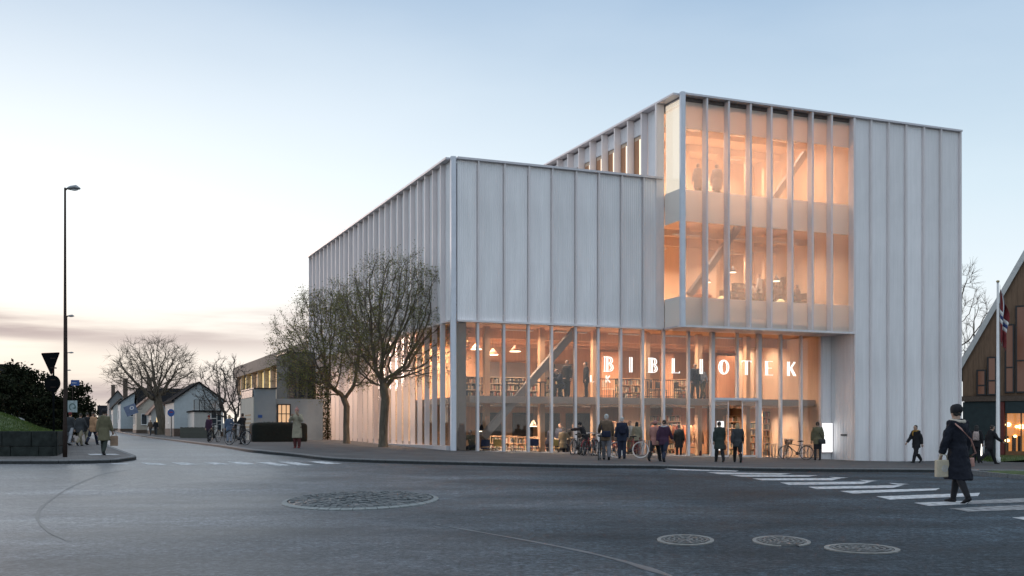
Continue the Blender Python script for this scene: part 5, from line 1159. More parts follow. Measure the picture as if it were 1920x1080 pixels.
    # jacket, coat or shirt
    J = MB(); lo = -.10 if hem in ('hip', 'thigh', 'knee') else -.03
    thin = top in WEARY or hem == 'waist'; g = .006 if thin else .017
    torso(J, g, lo)
    if hem in ('thigh', 'knee'):
        e_ = -.20 if hem == 'thigh' else -.275; sp = abs(Ls[0][1].y - Ls[1][1].y) * (.32 if hem == 'thigh' else .42); cy = (Ls[0][1].y + Ls[1][1].y) / 2 * .6
        J.tube([pel + Vector((0, 0, .06 * H)), pel + Vector((0, 0, -.06 * H)), pel + Vector((0, cy, e_ * H))], [((.09 * w + g) * H, (.068 * w + g) * H), ((.10 * w + g) * H, (.078 * w + g) * H), ((.112 * w + g) * H, (.085 * w + g) * H + sp)], 16, lat=rt)
    if hem == 'hip':
        J.tube([pel + Vector((0, 0, .05 * H)), pel + Vector((0, 0, -.105 * H))], [((.094 * w + g) * H, (.068 * w + g) * H), ((.098 * w + g) * H, (.076 * w + g) * H)], 14, lat=rt)
    for S, E, Wp, d2 in As: limb(J, [HH(0, -.006, .27), S, S.lerp(E, .5), E, E.lerp(Wp, .5), Wp - d2 * .005 * H], [.055 + g, .038 + g, .031 + g, .028 + g, .025 + g, .021 + g * .8])
    if hood: J.ball(HH(0, -.045, .325), (.065 * H, .045 * H, .05 * H), 10, 7)
    jk = J.build('jacket' if hem != 'knee' else 'coat', cm(top), root, True); soft(jk, vox, 4)
    if vox < .016:
        tx = bpy.data.textures.get('folds') or bpy.data.textures.new('folds', 'CLOUDS'); tx.noise_scale = .11; tx.noise_depth = 2
        d_ = jk.modifiers.new('folds', 'DISPLACE'); d_.texture = tx; d_.strength = .045; d_.mid_level = .5
    if skirt:
        e_ = -.235; sp = abs(Ls[0][1].y - Ls[1][1].y) * .35
        soft(MB().tube([pel + Vector((0, 0, .06 * H)), pel + Vector((0, 0, -.05 * H)), pel + Vector((0, 0, e_ * H))], [(.092 * H, .07 * H), (.102 * H, .08 * H), (.105 * H, .082 * H + sp)], 16, lat=rt).build('skirt', cm('black'), root, True), vox)
    # shoes
    for (hip, kn, an, b_) in Ls:
        fd = Matrix.Rotation(b_ * .75 if b_ < 0 else 0, 3, 'X'); q = lambda y, z: an + fd @ Vector((0, y * H, z * H))
        S_ = MB(); S_.tube([q(-.028, -.026), q(-.02, -.030), q(.02, -.028), q(.06, -.036), q(.10, -.040), q(.115, -.042)], [(.014 * H, .012 * H), (.025 * H, .021 * H), (.026 * H, .024 * H), (.028 * H, .016 * H), (.022 * H, .011 * H), (.010 * H, .006 * H)], 10, lat=rt); S_.tube([q(0, -.025), q(0, .03)], [.027 * H, .030 * H], 10); S_.build('shoe', cm(shoe), root, True)
    # hands with fingers
    for s, (S, E, Wp, d2) in zip((-1, 1), As):
        x = rt if abs(d2.dot(rt)) < .8 else fwd; nrm = d2.cross(x).normalized(); sd = nrm.cross(d2).normalized(); hw = MB(); f_ = lambda a, b_, c: Wp + d2 * (a * H) + nrm * (b_ * H) + sd * (c * H)
        hw.tube([f_(-.004, 0, 0), f_(.02, 0, 0), f_(.05, 0, 0)], [(.013 * H, .017 * H), (.011 * H, .023 * H), (.010 * H, .022 * H)], 8, lat=nrm)
        for j, l in enumerate((.034, .040, .037, .028)):
            c = (-1.5 + j) * .0115; hw.tube([f_(.046, 0, c), f_(.046 + l * .55, .004, c * 1.05), f_(.046 + l * .9, .016, c * 1.02)], [.0062 * H, .0056 * H, .0042 * H], 5)
        hw.tube([f_(.014, .006, -s * -.016), f_(.036, .016, s * .030), f_(.054, .022, s * .030)], [.008 * H, .0068 * H, .005 * H], 5); hw.build('hand', M_SKIN, root, True)
    # hair, hats, scarves, eyes
    if hat != 'hood_up':
        h_ = MB(); pr = [(-.030 if not long else -.05, .030, .020, -.040), (-.012, .046, .032, -.026), (.016, .050, .050, -.012), (.042, .048, .056, -.009), (.062, .036, .042, -.008), (.075, .014, .016, -.006)]
        h_.tube([hd(0, y, z) for z, a, b_, y in pr], [(a * H, b_ * H) for z, a, b_, y in pr], 12, lat=HR @ rt)
        if long:
            h_.tube([hd(0, -.018, .03), hd(0, -.034, -.02), hd(0, -.042, -.075), hd(0, -.044, -.125), hd(0, -.040, -.15)], [(.050 * H, .042 * H), (.054 * H, .040 * H), (.058 * H, .034 * H), (.048 * H, .026 * H), (.024 * H, .012 * H)], 12, lat=HR @ rt)
        soft(h_.build('hair', hm(hair), root, True), vox * .7, 2)
    if hat:
        t_ = MB(); pr = [(.006, .050, .058, -.006), (.014, .053, .062, -.006), (.036, .053, .062, -.008), (.06, .046, .054, -.010), (.082, .030, .036, -.012), (.092, .010, .012, -.012)]
        if hat == 'slouch': pr = [(.004, .052, .060, -.008), (.016, .055, .064, -.008), (.04, .058, .070, -.014), (.066, .054, .068, -.020), (.088, .038, .048, -.024), (.098, .014, .018, -.024)]
        t_.tube([hd(0, y, z) for z, a, b_, y in pr], [(a * H, b_ * H) for z, a, b_, y in pr], 14, lat=HR @ rt)
        if pom: t_.ball(hd(0, -.012, .102), .018 * H, 8, 6)
        t_.build('hat', cm(hatcol), root, True)
    if scarf:
        s_ = MB(); pts = [HH(.060 * math.cos(t), .052 * math.sin(t) - .004, .338 + .008 * math.sin(2 * t)) for t in (2 * math.pi * j / 16 for j in range(17))]; s_.tube(pts, .022 * H, 8); s_.tube([HH(.03, .066, .33), HH(.035, .082, .27), HH(.03, .084, .21)], [(.02 * H, .012 * H), (.022 * H, .01 * H), (.02 * H, .006 * H)], 8, lat=rt); s_.build('scarf', cm(scarf), root, True)
    if collar:
        s_ = MB(); pts = [HH(.064 * math.cos(t), .055 * math.sin(t) - .012, .335 + .012 * math.sin(t)) for t in (2 * math.pi * j / 16 for j in range(17))]; s_.tube(pts, .021 * H, 8); s_.build('collar', cm(collar), root, True)
    for s in (-1, 1): MB().ball(hd(s * .019, .049, .008), (.007 * H, .005 * H, .0045 * H), 6, 5).build('eye', M_BLACK, root, True)
    root['_j'] = [*(As[0][2] + As[0][3] * .07 * H), *(As[1][2] + As[1][3] * .07 * H)]; root['_h'] = H
    return root
def hand_at(r, side): j = list(r['_j']); v = Vector(j[:3] if side < 0 else j[3:]); return r.location + Matrix.Rotation(r.rotation_euler[2], 3, 'Z') @ v
def outp(px, py, hpx, dz=PV): p = gp(px, py, dz); return p, min(1.92, max(1.5, hpx * p.y / F))
def bag(label, p, w, h, d, m, rz=0, handle=.18, nm='shoulder_bag', strap=None, mark=None):
    o = tag(empty(nm, p, rz), label, 'bag'); b_ = MB(); b_.tube([(0, 0, 0), (0, 0, h * .12), (0, 0, h * .8), (0, 0, h)], [(w * .44, d * .44), (w * .5, d * .5), (w * .47, d * .36), (w * .45, d * .22)], 4 if nm == 'tote_bag' else 12, lat=(1, 1, 0) if nm == 'tote_bag' else (1, 0, 0)) if nm != 'tote_bag' else b_.prism([(-w / 2, 0), (w / 2, 0), (w / 2 * .97, h), (-w / 2 * .97, h)], (-d / 2, d / 2))
    q_ = b_.build('bag_body', m, o, nm != 'tote_bag')
    if nm == 'tote_bag': bevel(q_, .015, 2)
    if handle: MB().tube([(-w * .28, 0, h * .97), (-w * .22, 0, h + handle * .8), (0, 0, h + handle), (w * .22, 0, h + handle * .8), (w * .28, 0, h * .97)], .011, 6).build('handle', m, o, True)
    if strap: MB().tube([Vector(s_) - Vector(p) for s_ in strap], .014, 6).build('strap', m, o, True); o.children[-1].rotation_euler = (0, 0, -rz)
    if mark:
        r_ = MB()
        for a in range(0, 360, 24): r_.beam((w * .17 * math.cos(R_(a)), -d / 2 - .003, h * .5 + w * .17 * math.sin(R_(a))), (w * .17 * math.cos(R_(a + 24)), -d / 2 - .003, h * .5 + w * .17 * math.sin(R_(a + 24))), .018, .004, up=(0, 1, 0))
        r_.beam((-w * .09, -d / 2 - .003, h * .42), (w * .0, -d / 2 - .003, h * .58), .018, .004, up=(0, 1, 0)); r_.beam((w * .0, -d / 2 - .0035, h * .58), (w * .09, -d / 2 - .0035, h * .42), .018, .004, up=(0, 1, 0)); r_.build('round_mark', mark, o)
    return o
M_CANVAS = mat('canvas', (.46, .40, .30), .85, scale=12, var=.1, bump=.3, bscale=80); M_LEA = mat('dark_leather', (.015, .014, .014), .45, scale=10); M_BRL = mat('brown_leather', (.10, .04, .025), .5, scale=10); M_NAVYB = cloth('navy_bag', (.02, .024, .045))
# the woman on the crossing
p, H = outp(1797, 943, 186, .0); H = 186 * p.y / F / 1.035
WX = dict(lh=-8, lk=24, rh=14, rk=4, la=(-12, 10, 16), ra=(6, 9, 20), lean=3)
w = person('woman in long dark navy coat and big black knit hat striding over the crossing', p + Vector((0, 0, .008)), H, 26, dict(lh=-13, lk=16, rh=16, rk=4, la=(6, 12, 8), ra=(-8, 8, 22), lean=3), 'midnight', 'tights', 'black', 'knee', 'slouch', scarf=None, collar='cream', vox=.0145, belly=1.04, head=(4, -8))
hl_ = hand_at(w, -1)
tb = gp(1776, 900); c_ = pt(1776.5, 874, p.y - .35)
bag('cream tote bag with a round printed mark, carried by the woman on the crossing', Vector((hl_.x + .04, hl_.y - .06, hl_.z - .30)), .30, .31, .10, M_CANVAS, R_(12), .10, 'tote_bag', mark=M_INK)
hr_ = hand_at(w, 1); shl = w.location + Vector((-.20, -.17, H * .815)); bag('small pink shoulder bag on a chain strap worn by the woman on the crossing', Vector((hr_.x + .06, hr_.y, hr_.z - .12)), .24, .17, .09, mat('pink_leather', (.42, .22, .18), .5), R_(-20), 0, 'shoulder_bag', strap=[w.location + Vector((-.13, -.10, H * .835)), w.location + Vector((-.05, -.24, H * .77)), w.location + Vector((.10, -.30, H * .66)), w.location + Vector((.22, -.22, H * .52)), Vector((hr_.x + .02, hr_.y - .02, hr_.z + .03))])
# left pavement
P_ = [('person walking behind the lamp post in dark jacket and pale jeans, red hat', 131, 835, 61, -12, SW, dict(top='darkgrey', legs='ltgrey', hat='beanie', hatcol='wine')),
      ('person in bulky dark jacket and khaki trousers walking away between two others', 150, 836, 62, -10, WK, dict(top='darkgrey', legs='khaki', hair='dark', belly=1.12)),
      ('person all in black half hidden behind the khaki trousers walker', 163, 834, 60, -10, SW, dict(top='black', legs='khaki', hair='dark')),
      ('person in tan orange jacket and dark trousers walking away up the street', 173.5, 834, 62, -8, WK2, dict(top='tan', legs='navy', hair='brown', belly=1.05)),
      ('person in olive parka and black hat walking away, nearest on the left pavement', 195, 853, 84, -5, SW, dict(top='olive', legs='green', hem='thigh', hat='slouch', hood=True, belly=1.08)),
      ('far small figure in brown beside the big bare tree trunk', 282, 815.5, 25, 170, SW, dict(top='brown', legs='darkgrey')),
      ('far small figure with white hat by the ivy-dark trunk', 292, 815.5, 26, -170, SW, dict(top='black', legs='darkgrey', hat='beanie', hatcol='white')),
      ('cyclist in purple-black jacket standing by a bicycle near the fence', 392, 827, 45, 160, ST, dict(top='purple', legs='black', hat='beanie', hatcol='wine')),
      ('blond person in denim jacket and pale jeans between the two cyclists', 430, 829, 50, 20, ST, dict(top='denim', legs='ltdenim', hair='blond', long=True)),
      ('person in black coat holding a bicycle beside the lit end wall', 455, 833, 53, 60, dict(ST, ra=(40, 8, 30), la=(30, 8, 30)), dict(top='black', legs='black', hair='brown', hem='thigh')),
      ('person in beige coat and pale pink bobble hat, hands raised to the mouth', 557, 840, 73, 176, dict(lh=2, lk=2, rh=-1, rk=3, la=(38, 16, 112, 34), ra=(38, 16, 112, 34), lean=2), dict(top='beige', legs='maroon', hem='knee', hat='beanie', hatcol='pink', pom=True, shoe='wine', belly=1.05, hood=True)),
      ('grey-haired man in brown jacket pushing a bicycle towards the entrance', 1137, 862, 85, -6, dict(SW, la=(34, 14, 26)), dict(top='brown', legs='grey', hair='white', belly=1.08)),
      ('white-haired person in navy jacket with a backpack, walking to the doors', 1166, 860, 77, 4, ST, dict(top='navy', legs='navy', hair='white', belly=1.06)),
      ('person in black top and dark cap bending over the parked bicycles', 1098, 853, 62, 70, dict(lh=20, lk=5, rh=4, rk=2, la=(60, 10, 20), ra=(66, 8, 16), lean=24), dict(top='black', legs='black', hair='dark', hat='beanie')),
      ('person in white shirt by the red bicycle in front of the glass', 1181, 852, 62, 150, ST, dict(top='white', legs='khaki', hair='dark', hem='waist')),
      ('long dark-haired person in grey top by the bicycle basket', 1194, 853, 61, -20, ST, dict(top='khaki', legs='maroon', hair='black', long=True)),
      ('person in pale pink jacket and black leggings walking next to a dark purple coat', 1228, 865, 77, -30, WK2, dict(top='pink', legs='black', hat='beanie', hatcol='pink', skirt=False)),
      ('man in dark purple jacket with fur collar walking arm close to a pink jacket', 1245, 866, 80, -24, WK, dict(top='purple', legs='navy', hair='dark', collar='ltgrey', belly=1.12)),
      ('person in long black-green coat heading for the sliding doors with a handbag', 1349, 866, 75, 6, SW, dict(top='green', legs='black', hair='dark', hem='thigh', belly=1.1)),
      ('blond person in dark speckled jacket heading for the sliding doors', 1383, 867, 75, -6, WK, dict(top='darkgrey', legs='black', hair='blond', long=True)),
      ('person in olive jacket and black skirt facing the glowing notice board', 1533, 863, 71, -8, ST, dict(top='olive', legs='darkgrey', hair='brown', skirt=True)),
      ('man in dark jacket with mustard scarf walking along the solid grey wall', 1718, 868, 79, 120, WK, dict(top='black', legs='black', hair='dark', scarf='mustard')),
      ('person in black with a pale patterned backpack on the far right pavement', 1831, 868, 70, -30, ST, dict(top='black', legs='black', hair='black', long=True)),
      ('man in black hooded jacket striding past the bollard on the right', 1856, 871, 75, -80, dict(lh=26, lk=5, rh=-26, rk=30, la=(-20, 8, 20), ra=(24, 8, 30), lean=8), dict(top='black', legs='black', hair='dark', hood=True)),
      ('person cut by the right edge in front of the lit shop window', 1919, 850, 44, 90, ST, dict(top='darkgrey', legs='navy', hair='dark'))]
PP = {}
for lab, px, py, hp_, fc, po, kw in P_:
    p, H = outp(px, py, hp_)
    PP[px] = person(lab, p, H, fc, po, **kw)
h = hand_at(PP[195], 1); bag('brown paper carrier bag hanging from the hand of the olive parka', h + Vector((.03, 0, -.42)), .26, .36, .12, mat('kraft', (.28, .19, .13), .8), R_(10), .12, 'tote_bag')
def backpack(r, label, m, nm='backpack'):
    H = r['_h']; M = Matrix.Rotation(r.rotation_euler[2], 3, 'Z'); o = tag(empty(nm, r.location + M @ Vector((0, -.115 * H, .60 * H)), r.rotation_euler[2]), label, 'bag')
    MB().tube([(0, 0, 0), (0, 0, .03), (0, 0, .32 * 1), (0, 0, .42), (0, 0, .45)], [(.12, .05), (.155, .085), (.15, .085), (.12, .06), (.05, .02)], 12, lat=(1, 0, 0)).build('pack_body', m, o, True); MB().box(-.10, .10, -.115, -.07, .05, .2).build('front_pocket', m, o)
    for s in (-1, 1): MB().tube([(s * .09, .02, .42), (s * .10, .12, .47), (s * .11, .20, .40), (s * .12, .17, .22), (s * .12, .02, .06)], .014, 6).build('strap', m, o, True)
backpack(PP[1166], 'navy backpack on the back of the white-haired walker', M_NAVYB); backpack(PP[1831], 'pale patterned backpack on the far right pavement', mat('pale_pack', (.38, .30, .28), .8, scale=14, var=.5))
def at_person(r, v): return r.location + Matrix.Rotation(r.rotation_euler[2], 3, 'Z') @ (Vector(v) * r['_h'])
bag('dark blue bag slung low on the back of the brown jacket', at_person(PP[1137], (.0, -.135, .50)), .36, .24, .12, M_NAVYB, R_(-6), 0, strap=[at_person(PP[1137], q) for q in ((-.07, -.13, .60), (-.11, -.08, .74), (-.06, .02, .83))])
bag('black shoulder bag of the person facing the notice board', at_person(PP[1533], (.10, -.10, .43)), .36, .24, .14, M_LEA, R_(-12), 0, strap=[at_person(PP[1533], q) for q in ((.12, -.09, .55), (.05, -.10, .70), (-.06, -.02, .83))])
h = hand_at(PP[1349], 1); bag('reddish brown handbag held at the side of the black-green coat', h + Vector((0, 0, -.27)), .24, .20, .09, M_BRL, R_(10), .08)
# ------------------------------------------------------------------ bicycles and racks
M_RUB = mat('tyre_rubber', (.018, .018, .018), .8); M_CHR = mat('bright_steel', (.45, .45, .46), .3, .9)
def bicycle(label, p, rz, frame, group='bicycles outside the library', basket=False, tyre=None, lean=5):
    o = tag(empty('bicycle', p, rz), label, 'bicycle', group); o.rotation_euler = (R_(lean), 0, rz); Rw = .335
    fm = frame
    for nm, x in (('wheel', -.52), ('wheel', .52)):
        t_ = [(x + Rw * math.cos(a), 0, Rw + Rw * math.sin(a)) for a in (2 * math.pi * k / 22 for k in range(23))]
        w_ = MB().tube(t_, .019, 6, cap=False).build(nm, tyre or M_RUB, o, True); m_ = MB(); m_.tube([(x + (p_[0] - x) * .93, 0, Rw + (p_[2] - Rw) * .93) for p_ in t_], .009, 5, cap=False)
        for k in range(14):
            a = 2 * math.pi * k / 14; m_.beam((x, .012 * (-1) ** k, Rw), (x + Rw * .93 * math.cos(a), 0, Rw + Rw * .93 * math.sin(a)), .004, .004)
        m_.tube([(x, -.05, Rw), (x, .05, Rw)], .02, 8); m_.build('rim', M_CHR, w_, True)
        g_ = [(x + (Rw + .035) * math.cos(a), 0, Rw + (Rw + .035) * math.sin(a)) for a in (R_(20) + R_(150) * k / 10 for k in range(11))]; MB().tube(g_, [(.006, .026)] * 11, 6, lat=(0, 0, 1)).build('mudguard', fm, o, True)
    f_ = MB(); bb, st, hd_, hb = (-.07, 0, .30), (-.22, 0, .80), (.36, 0, .86), (.40, 0, .70)
    for a, b_, r in ((bb, st, .017), (bb, hb, .020), ((-.19, 0, .68), (.37, 0, .80), .017), (hb, hd_, .021), (bb, (-.52, .0, Rw), .012), ((-.20, 0, .72), (-.52, 0, Rw), .010)): f_.tube([a, b_], r, 7)
    f_.build('frame', fm, o, True); MB().tube([(.395, 0, .72), (.43, 0, .60), (.52, .0, Rw)], [.018, .016, .012], 7).build('fork', fm, o, True)
    MB().tube([(.36, 0, .86), (.34, 0, .98), (.33, .12, 1.02), (.26, .27, 1.0), (.16, .29, .98)], .012, 6).tube([(.34, 0, .98), (.33, -.12, 1.02), (.26, -.27, 1.0), (.16, -.29, .98)], .012, 6).build('handlebar', M_CHR, o, True)
    MB().tube([(-.36, 0, .91), (-.28, 0, .92), (-.14, 0, .90), (-.06, 0, .905)], [(.085, .02), (.10, .035), (.05, .03), (.02, .015)], 8, lat=(0, 1, 0)).tube([(-.22, 0, .80), (-.235, 0, .9)], .013, 6).build('saddle', M_LEA, o, True)
    MB().tube([(-.07, -.05, .30), (-.07, .05, .30)], .085, 14).tube([(-.07, .06, .30), (.03, .06, .17)], .011, 6).tube([(-.07, -.06, .30), (-.17, -.06, .43)], .011, 6).box(.0, .07, .07, .15, .155, .18).box(-.21, -.14, -.15, -.07, .42, .445).build('crank', M_BLACK, o, True)
    MB().beam((-.72, -.05, .73), (-.28, -.05, .73), .012, .012).beam((-.72, .05, .73), (-.28, .05, .73), .012, .012).beam((-.70, .05, .73), (-.53, .03, Rw), .01, .01).beam((-.70, -.05, .73), (-.53, -.03, Rw), .01, .01).build('carrier', M_BLACK, o)
    if basket:
        m_ = MB()
        for z, s in ((.74, .8), (.82, .88), (.90, .96), (.98, 1)):
            m_.tube([(.56 + s * .15 * a, s * .19 * b_, z) for a, b_ in ((-1, -1), (1, -1), (1, 1), (-1, 1), (-1, -1))], .011, 5)
        for k in range(24):
            a = 2 * math.pi * k / 24; c_, d_ = max(-1, min(1, 1.4 * math.cos(a))), max(-1, min(1, 1.4 * math.sin(a))); m_.beam((.56 + .12 * c_, .15 * d_, .73), (.56 + .15 * c_, .19 * d_, .98), .012, .012)
        m_.box(.45, .67, -.14, .14, .72, .735); m_.build('basket', mat('wicker', (.085, .06, .04), .8), o)
    return o
M_BKB, M_BKR, M_BKG = mat('bike_black', (.02, .02, .022), .35), mat('bike_red', (.26, .025, .03), .35), mat('bike_grey', (.12, .13, .14), .35)
def gpo(px, py): return gp(px, py, PV)
bicycle('bicycle beside the purple-black cyclist near the fence', gpo(401, 829), R_(80), M_BKB)
bicycle('bicycle held by the person in black coat at the lit end wall', gpo(445, 834), R_(150), M_BKB)
bicycle('black bicycle pushed by the man in brown jacket', gpo(1124, 862), R_(82), M_BKB, lean=2)
bicycle('red bicycle with white tyres in front of the glass', gpo(1178, 858), R_(170), M_BKR, tyre=M_WHITE, basket=True)
for i, (px, py, a, m_, lab) in enumerate([(1082, 852, 62, M_BKG, 'grey bicycle leftmost in the cluster left of the brown jacket'), (1094, 853, 70, M_BKB, 'black bicycle second from the left in the cluster, under the bending person'), (1106, 854, 60, M_BKR, 'dark red bicycle in the middle of the cluster of parked bicycles'), (1115, 854, 74, M_BKG, 'grey bicycle squeezed at the right of the cluster behind the pushed bicycle'), (1152, 856, 68, M_BKR, 'red bicycle between the brown jacket and the backpack')]):
    bicycle(lab, gpo(px, py), R_(a), m_, lean=8 - i * 3)
bicycle('dark bicycle with front basket parked left of a pair before the glass', gpo(1473, 860.5), R_(68), M_BKB, basket=True, lean=4); bicycle('dark bicycle parked right of the one with the basket', gpo(1492, 861.5), R_(150), M_BKB, lean=6)
def rack(label, px0, px1, py, n):
    a, b_ = gpo(px0, py - .6), gpo(px1, py + .6); o = tag(empty('bicycle_rack', a), label, 'bicycle rack', 'bicycle racks along the glass')
    for k in range(n):
        c_ = a.lerp(b_, k / (n - 1)) - a; MB().tube([c_ + Vector((0, -.25, -.05)), c_ + Vector((0, -.25, .62)), c_ + Vector((.0, -.15, .74)), c_ + Vector((0, .15, .74)), c_ + Vector((0, .25, .62)), c_ + Vector((0, .25, -.05))], .014, 6).build('hoop', M_STEEL, o, True)
    MB().beam((0, -.25, .03), (b_ - a) + Vector((0, -.25, .03)), .05, .02).build('rail', M_STEEL, o)
rack('row of thin steel bike hoops right of the entrance, left of the basket bicycle', 1433, 1462, 859, 6); rack('row of thin steel bike hoops by the notice board', 1505, 1530, 861, 5); rack('row of thin steel bike hoops right of the red bicycle', 1198, 1222, 857, 6); rack('row of thin steel bike hoops under the parked cluster', 1078, 1118, 852, 7)
# ------------------------------------------------------------------ inside the library
BOOKS = island('book_spines', [(.35, .30, .24), (.08, .05, .04), (.30, .10, .06), (.45, .42, .36), (.05, .07, .10), (.20, .14, .08), (.10, .12, .07), (.5, .4, .25)], .7)
def bookshelf(label, a, b_, z, w, h, rows, rz=0, mf=None, group=None, fill=.9):
    o = tag(empty('bookshelf', bl(a, b_, z), LROT + rz), label, 'bookshelf', group); mf = mf or M_WOOD; d = .32
    fr = MB(); fr.box(0, .03, 0, d, 0, h).box(w - .03, w, 0, d, 0, h).box(.03, w - .03, d - .02, d, 0, h); fr.build('frame', mf, o); bk = MB(); rng = random.Random(int(a * 31 + b_ * 7 + z)); st_ = h / rows
    for r in range(rows + 1):
        zz = min(h - .03, r * st_); MB().box(.032, w - .032, 0, d - .022, zz, zz + .03).build('shelf', mf, o)
        if r == rows: break
        x = .05
        while x < w - .09:
            t = rng.uniform(.025, .06)
            if rng.random() < fill: bk.box(x, x + t - .003, .02, .24, zz + .031, zz + .03 + st_ * rng.uniform(.5, .82))
            x += t
    tag(bk.build('books', BOOKS, o, fix=False), kind='stuff'); return o
def table(label, a, b_, z, w=1.4, d=.7, h=.74, m=None, rz=0):
    o = tag(empty('table', bl(a, b_, z), LROT + rz), label, 'table'); MB().box(-w / 2, w / 2, -d / 2, d / 2, h - .04, h).build('table_top', m or M_DARK, o)
    for x in (-1, 1):
        for y in (-1, 1): MB().box(x * (w / 2 - .06) - .025, x * (w / 2 - .06) + .025, y * (d / 2 - .06) - .025, y * (d / 2 - .06) + .025, 0, h - .042).build('leg', m or M_DARK, o)
    return o
def chair(label, a, b_, z, m, rz=0, group='chairs inside the library'):
    o = tag(empty('chair', bl(a, b_, z), LROT + rz), label, 'chair', group); bevel(MB().box(-.23, .23, -.23, .23, .42, .47).build('seat', m, o), .02); bevel(MB().box(-.22, .22, .2, .24, .55, .88).build('backrest', m, o), .02)
    for x in (-.2, .2):
        for y in (-.2, .22): MB().tube([(x, y, 0), (x, y, .42 if y < 0 else .86)], .014, 6).build('leg', M_BLACK, o)
    return o
def pendant(label, a, b_, z, ztop, r=.2, m=None):
    o = tag(empty('pendant_lamp', bl(a, b_, z), LROT), label, 'lamp', 'lamps inside the library'); MB().tube([(0, 0, .3), (0, 0, ztop - z)], .006, 4).build('cord', M_BLACK, o); MB().tube([(0, 0, 0), (0, 0, .14), (0, 0, .30)], [r, r * .55, .03], 14).build('lamp_shade', m or M_BLACK, o, True); MB().tube([(0, 0, -.03), (0, 0, -.002)], r * .9, 14).build('bulb', emit('bulb_glow', (1, .85, .62), 3.5), o); return o
def inside(label, px, b_, z, H, face, pose, **kw): return person(label, bl(apx(px, b_), b_, z), H, face, pose, vox=.024, **kw)
G0 = -.1; F1 = 2.95; F2 = 7.8; F3 = 12.96
inside('figure in olive top sitting and reading beside the concrete column on the ground floor', 886, 1.8, G0 + .1, 1.7, 150, dict(SIT, lean=18), top='olive', legs='black', hair='brown')
inside('person seated in a blue chair seen from behind, pale brown top', 1056, 2.0, G0 + .15, 1.75, -20, SIT, top='khaki', legs='navy', hair='brown')
inside('man in navy jumper behind the pale counter on the ground floor', 1050, 5.0, G0, 1.75, 160, ST, top='navy', legs='black', hair='dark')
inside('dark standing figure beside the counter on the ground floor', 1077, 4.2, G0, 1.75, 80, ST, top='black', legs='black', hair='dark')
inside('dark figure leaning at the low shelf left of the blue seat', 1028, 3.4, G0, 1.6, -60, dict(ST, lean=14), top='navy', legs='navy', hair='dark')
inside('black-coated figure standing inside the glass right of the purple jacket', 1273, 1.6, G0, 1.72, -10, SW, top='black', legs='tights', hair='black', hem='thigh')
inside('figure in dark red skirt inside the glass, left of the entrance', 1309, 2.2, G0, 1.7, 170, WK, top='tan', legs='maroon', hair='brown', hem='thigh')
inside('taller of two dark-suited men standing upstairs behind the sloping brace', 1063, 1.5, F1, 1.80, 150, ST, top='black', legs='black', hair='dark', belly=1.1)
inside('slim dark figure upstairs facing the man by the brace', 1099, 1.5, F1, 1.74, 100, ST, top='black', legs='black', hair='dark')
inside('person in dark suit seated upstairs, bending over a low table', 1053, 1.3, F1, 1.75, 120, dict(SIT, lean=22), top='navy', legs='black', hair='brown')
inside('dark figure seated upstairs half hidden by a mullion', 1034, 1.5, F1, 1.75, -80, dict(SIT, lean=8), top='black', legs='black', hair='dark')
inside('dark-jacketed person of the pair upstairs at the balustrade', 1303, 1.0, F1, 1.78, 190, SW, top='navy', legs='darkgrey', hair='dark')
inside('striped-top person of the pair upstairs at the balustrade', 1317, 1.0, F1, 1.66, 140, WK, top='ltgrey', legs='olive', hair='dark', hem='waist')
inside('left dark silhouette of the pair high up in the corner tower', 1309, .2, F3, 1.80, 20, ST, top='grey', legs='black', hair='dark', hem='thigh', belly=1.1)
inside('right dark silhouette of the pair high up in the corner tower', 1344, .2, F3, 1.86, -10, ST, top='grey', legs='darkgrey', hair='dark', hem='thigh', belly=1.1)
inside('person in white shirt standing at the tables in the tower', 1424, 1.0, F2, 1.74, 60, ST, top='white', legs='green', hair='brown', hem='hip')
inside('dark figure seated under a lamp in the tower, right of the white shirt', 1459, 1.8, F2, 1.75, 30, SIT, top='black', legs='black', hair='dark')
inside('dark figure seated near the bookshelves in the tower, rightmost', 1497, 1.6, F2, 1.75, 60, SIT, top='darkgrey', legs='black', hair='dark')
inside('person in pale shirt seated left of the white shirt in the tower', 1405, 1.7, F2, 1.75, -60, SIT, top='white', legs='khaki', hair='brown')
# tower reading room
for i, (px, w_, hh, lab) in enumerate([(1378, 1.5, 1.6, 'low dark bookcase in the tower behind the hanging lamp'), (1432, 1.3, 1.9, 'bookcase in the tower behind the white shirt'), (1470, 1.5, 2.1, 'tall bookcase in the tower, left of the timber column'), (1500, 1.2, 2.3, 'tallest bookcase in the tower, at the right')]):
    bookshelf(lab, apx(px, 3.4), 3.4, F2, w_, hh, 6, mf=M_DARK, group='bookcases in the tower')
table('dark table in the tower left of the white shirt', apx(1382, 1.2), 1.2, F2, 1.3); table('dark table in the tower right of the white shirt', apx(1478, 1.1), 1.1, F2, 1.2)
for px, b_, lab in ((1360, 1.6, 'dark chair at the left tower table, nearest the corner'), (1395, 1.9, 'dark chair at the left tower table, right end'), (1468, 1.7, 'dark chair behind the right tower table'), (1510, 1.2, 'dark chair right of the right tower table')): chair(lab, apx(px, b_), b_, F2, M_DARK, 2.0)
for px, b_, z, lab in ((1374, .9, F2 + 1.75, 'black cone lamp hanging over the left tower table'), (1326, .9, F2 + 1.15, 'small lamp hanging left behind the sloping brace in the tower'), (1456, 1.0, F2 + 1.45, 'flat lamp hanging over the right tower table')): pendant(lab, apx(px, b_), b_, z, 11.6, .2)
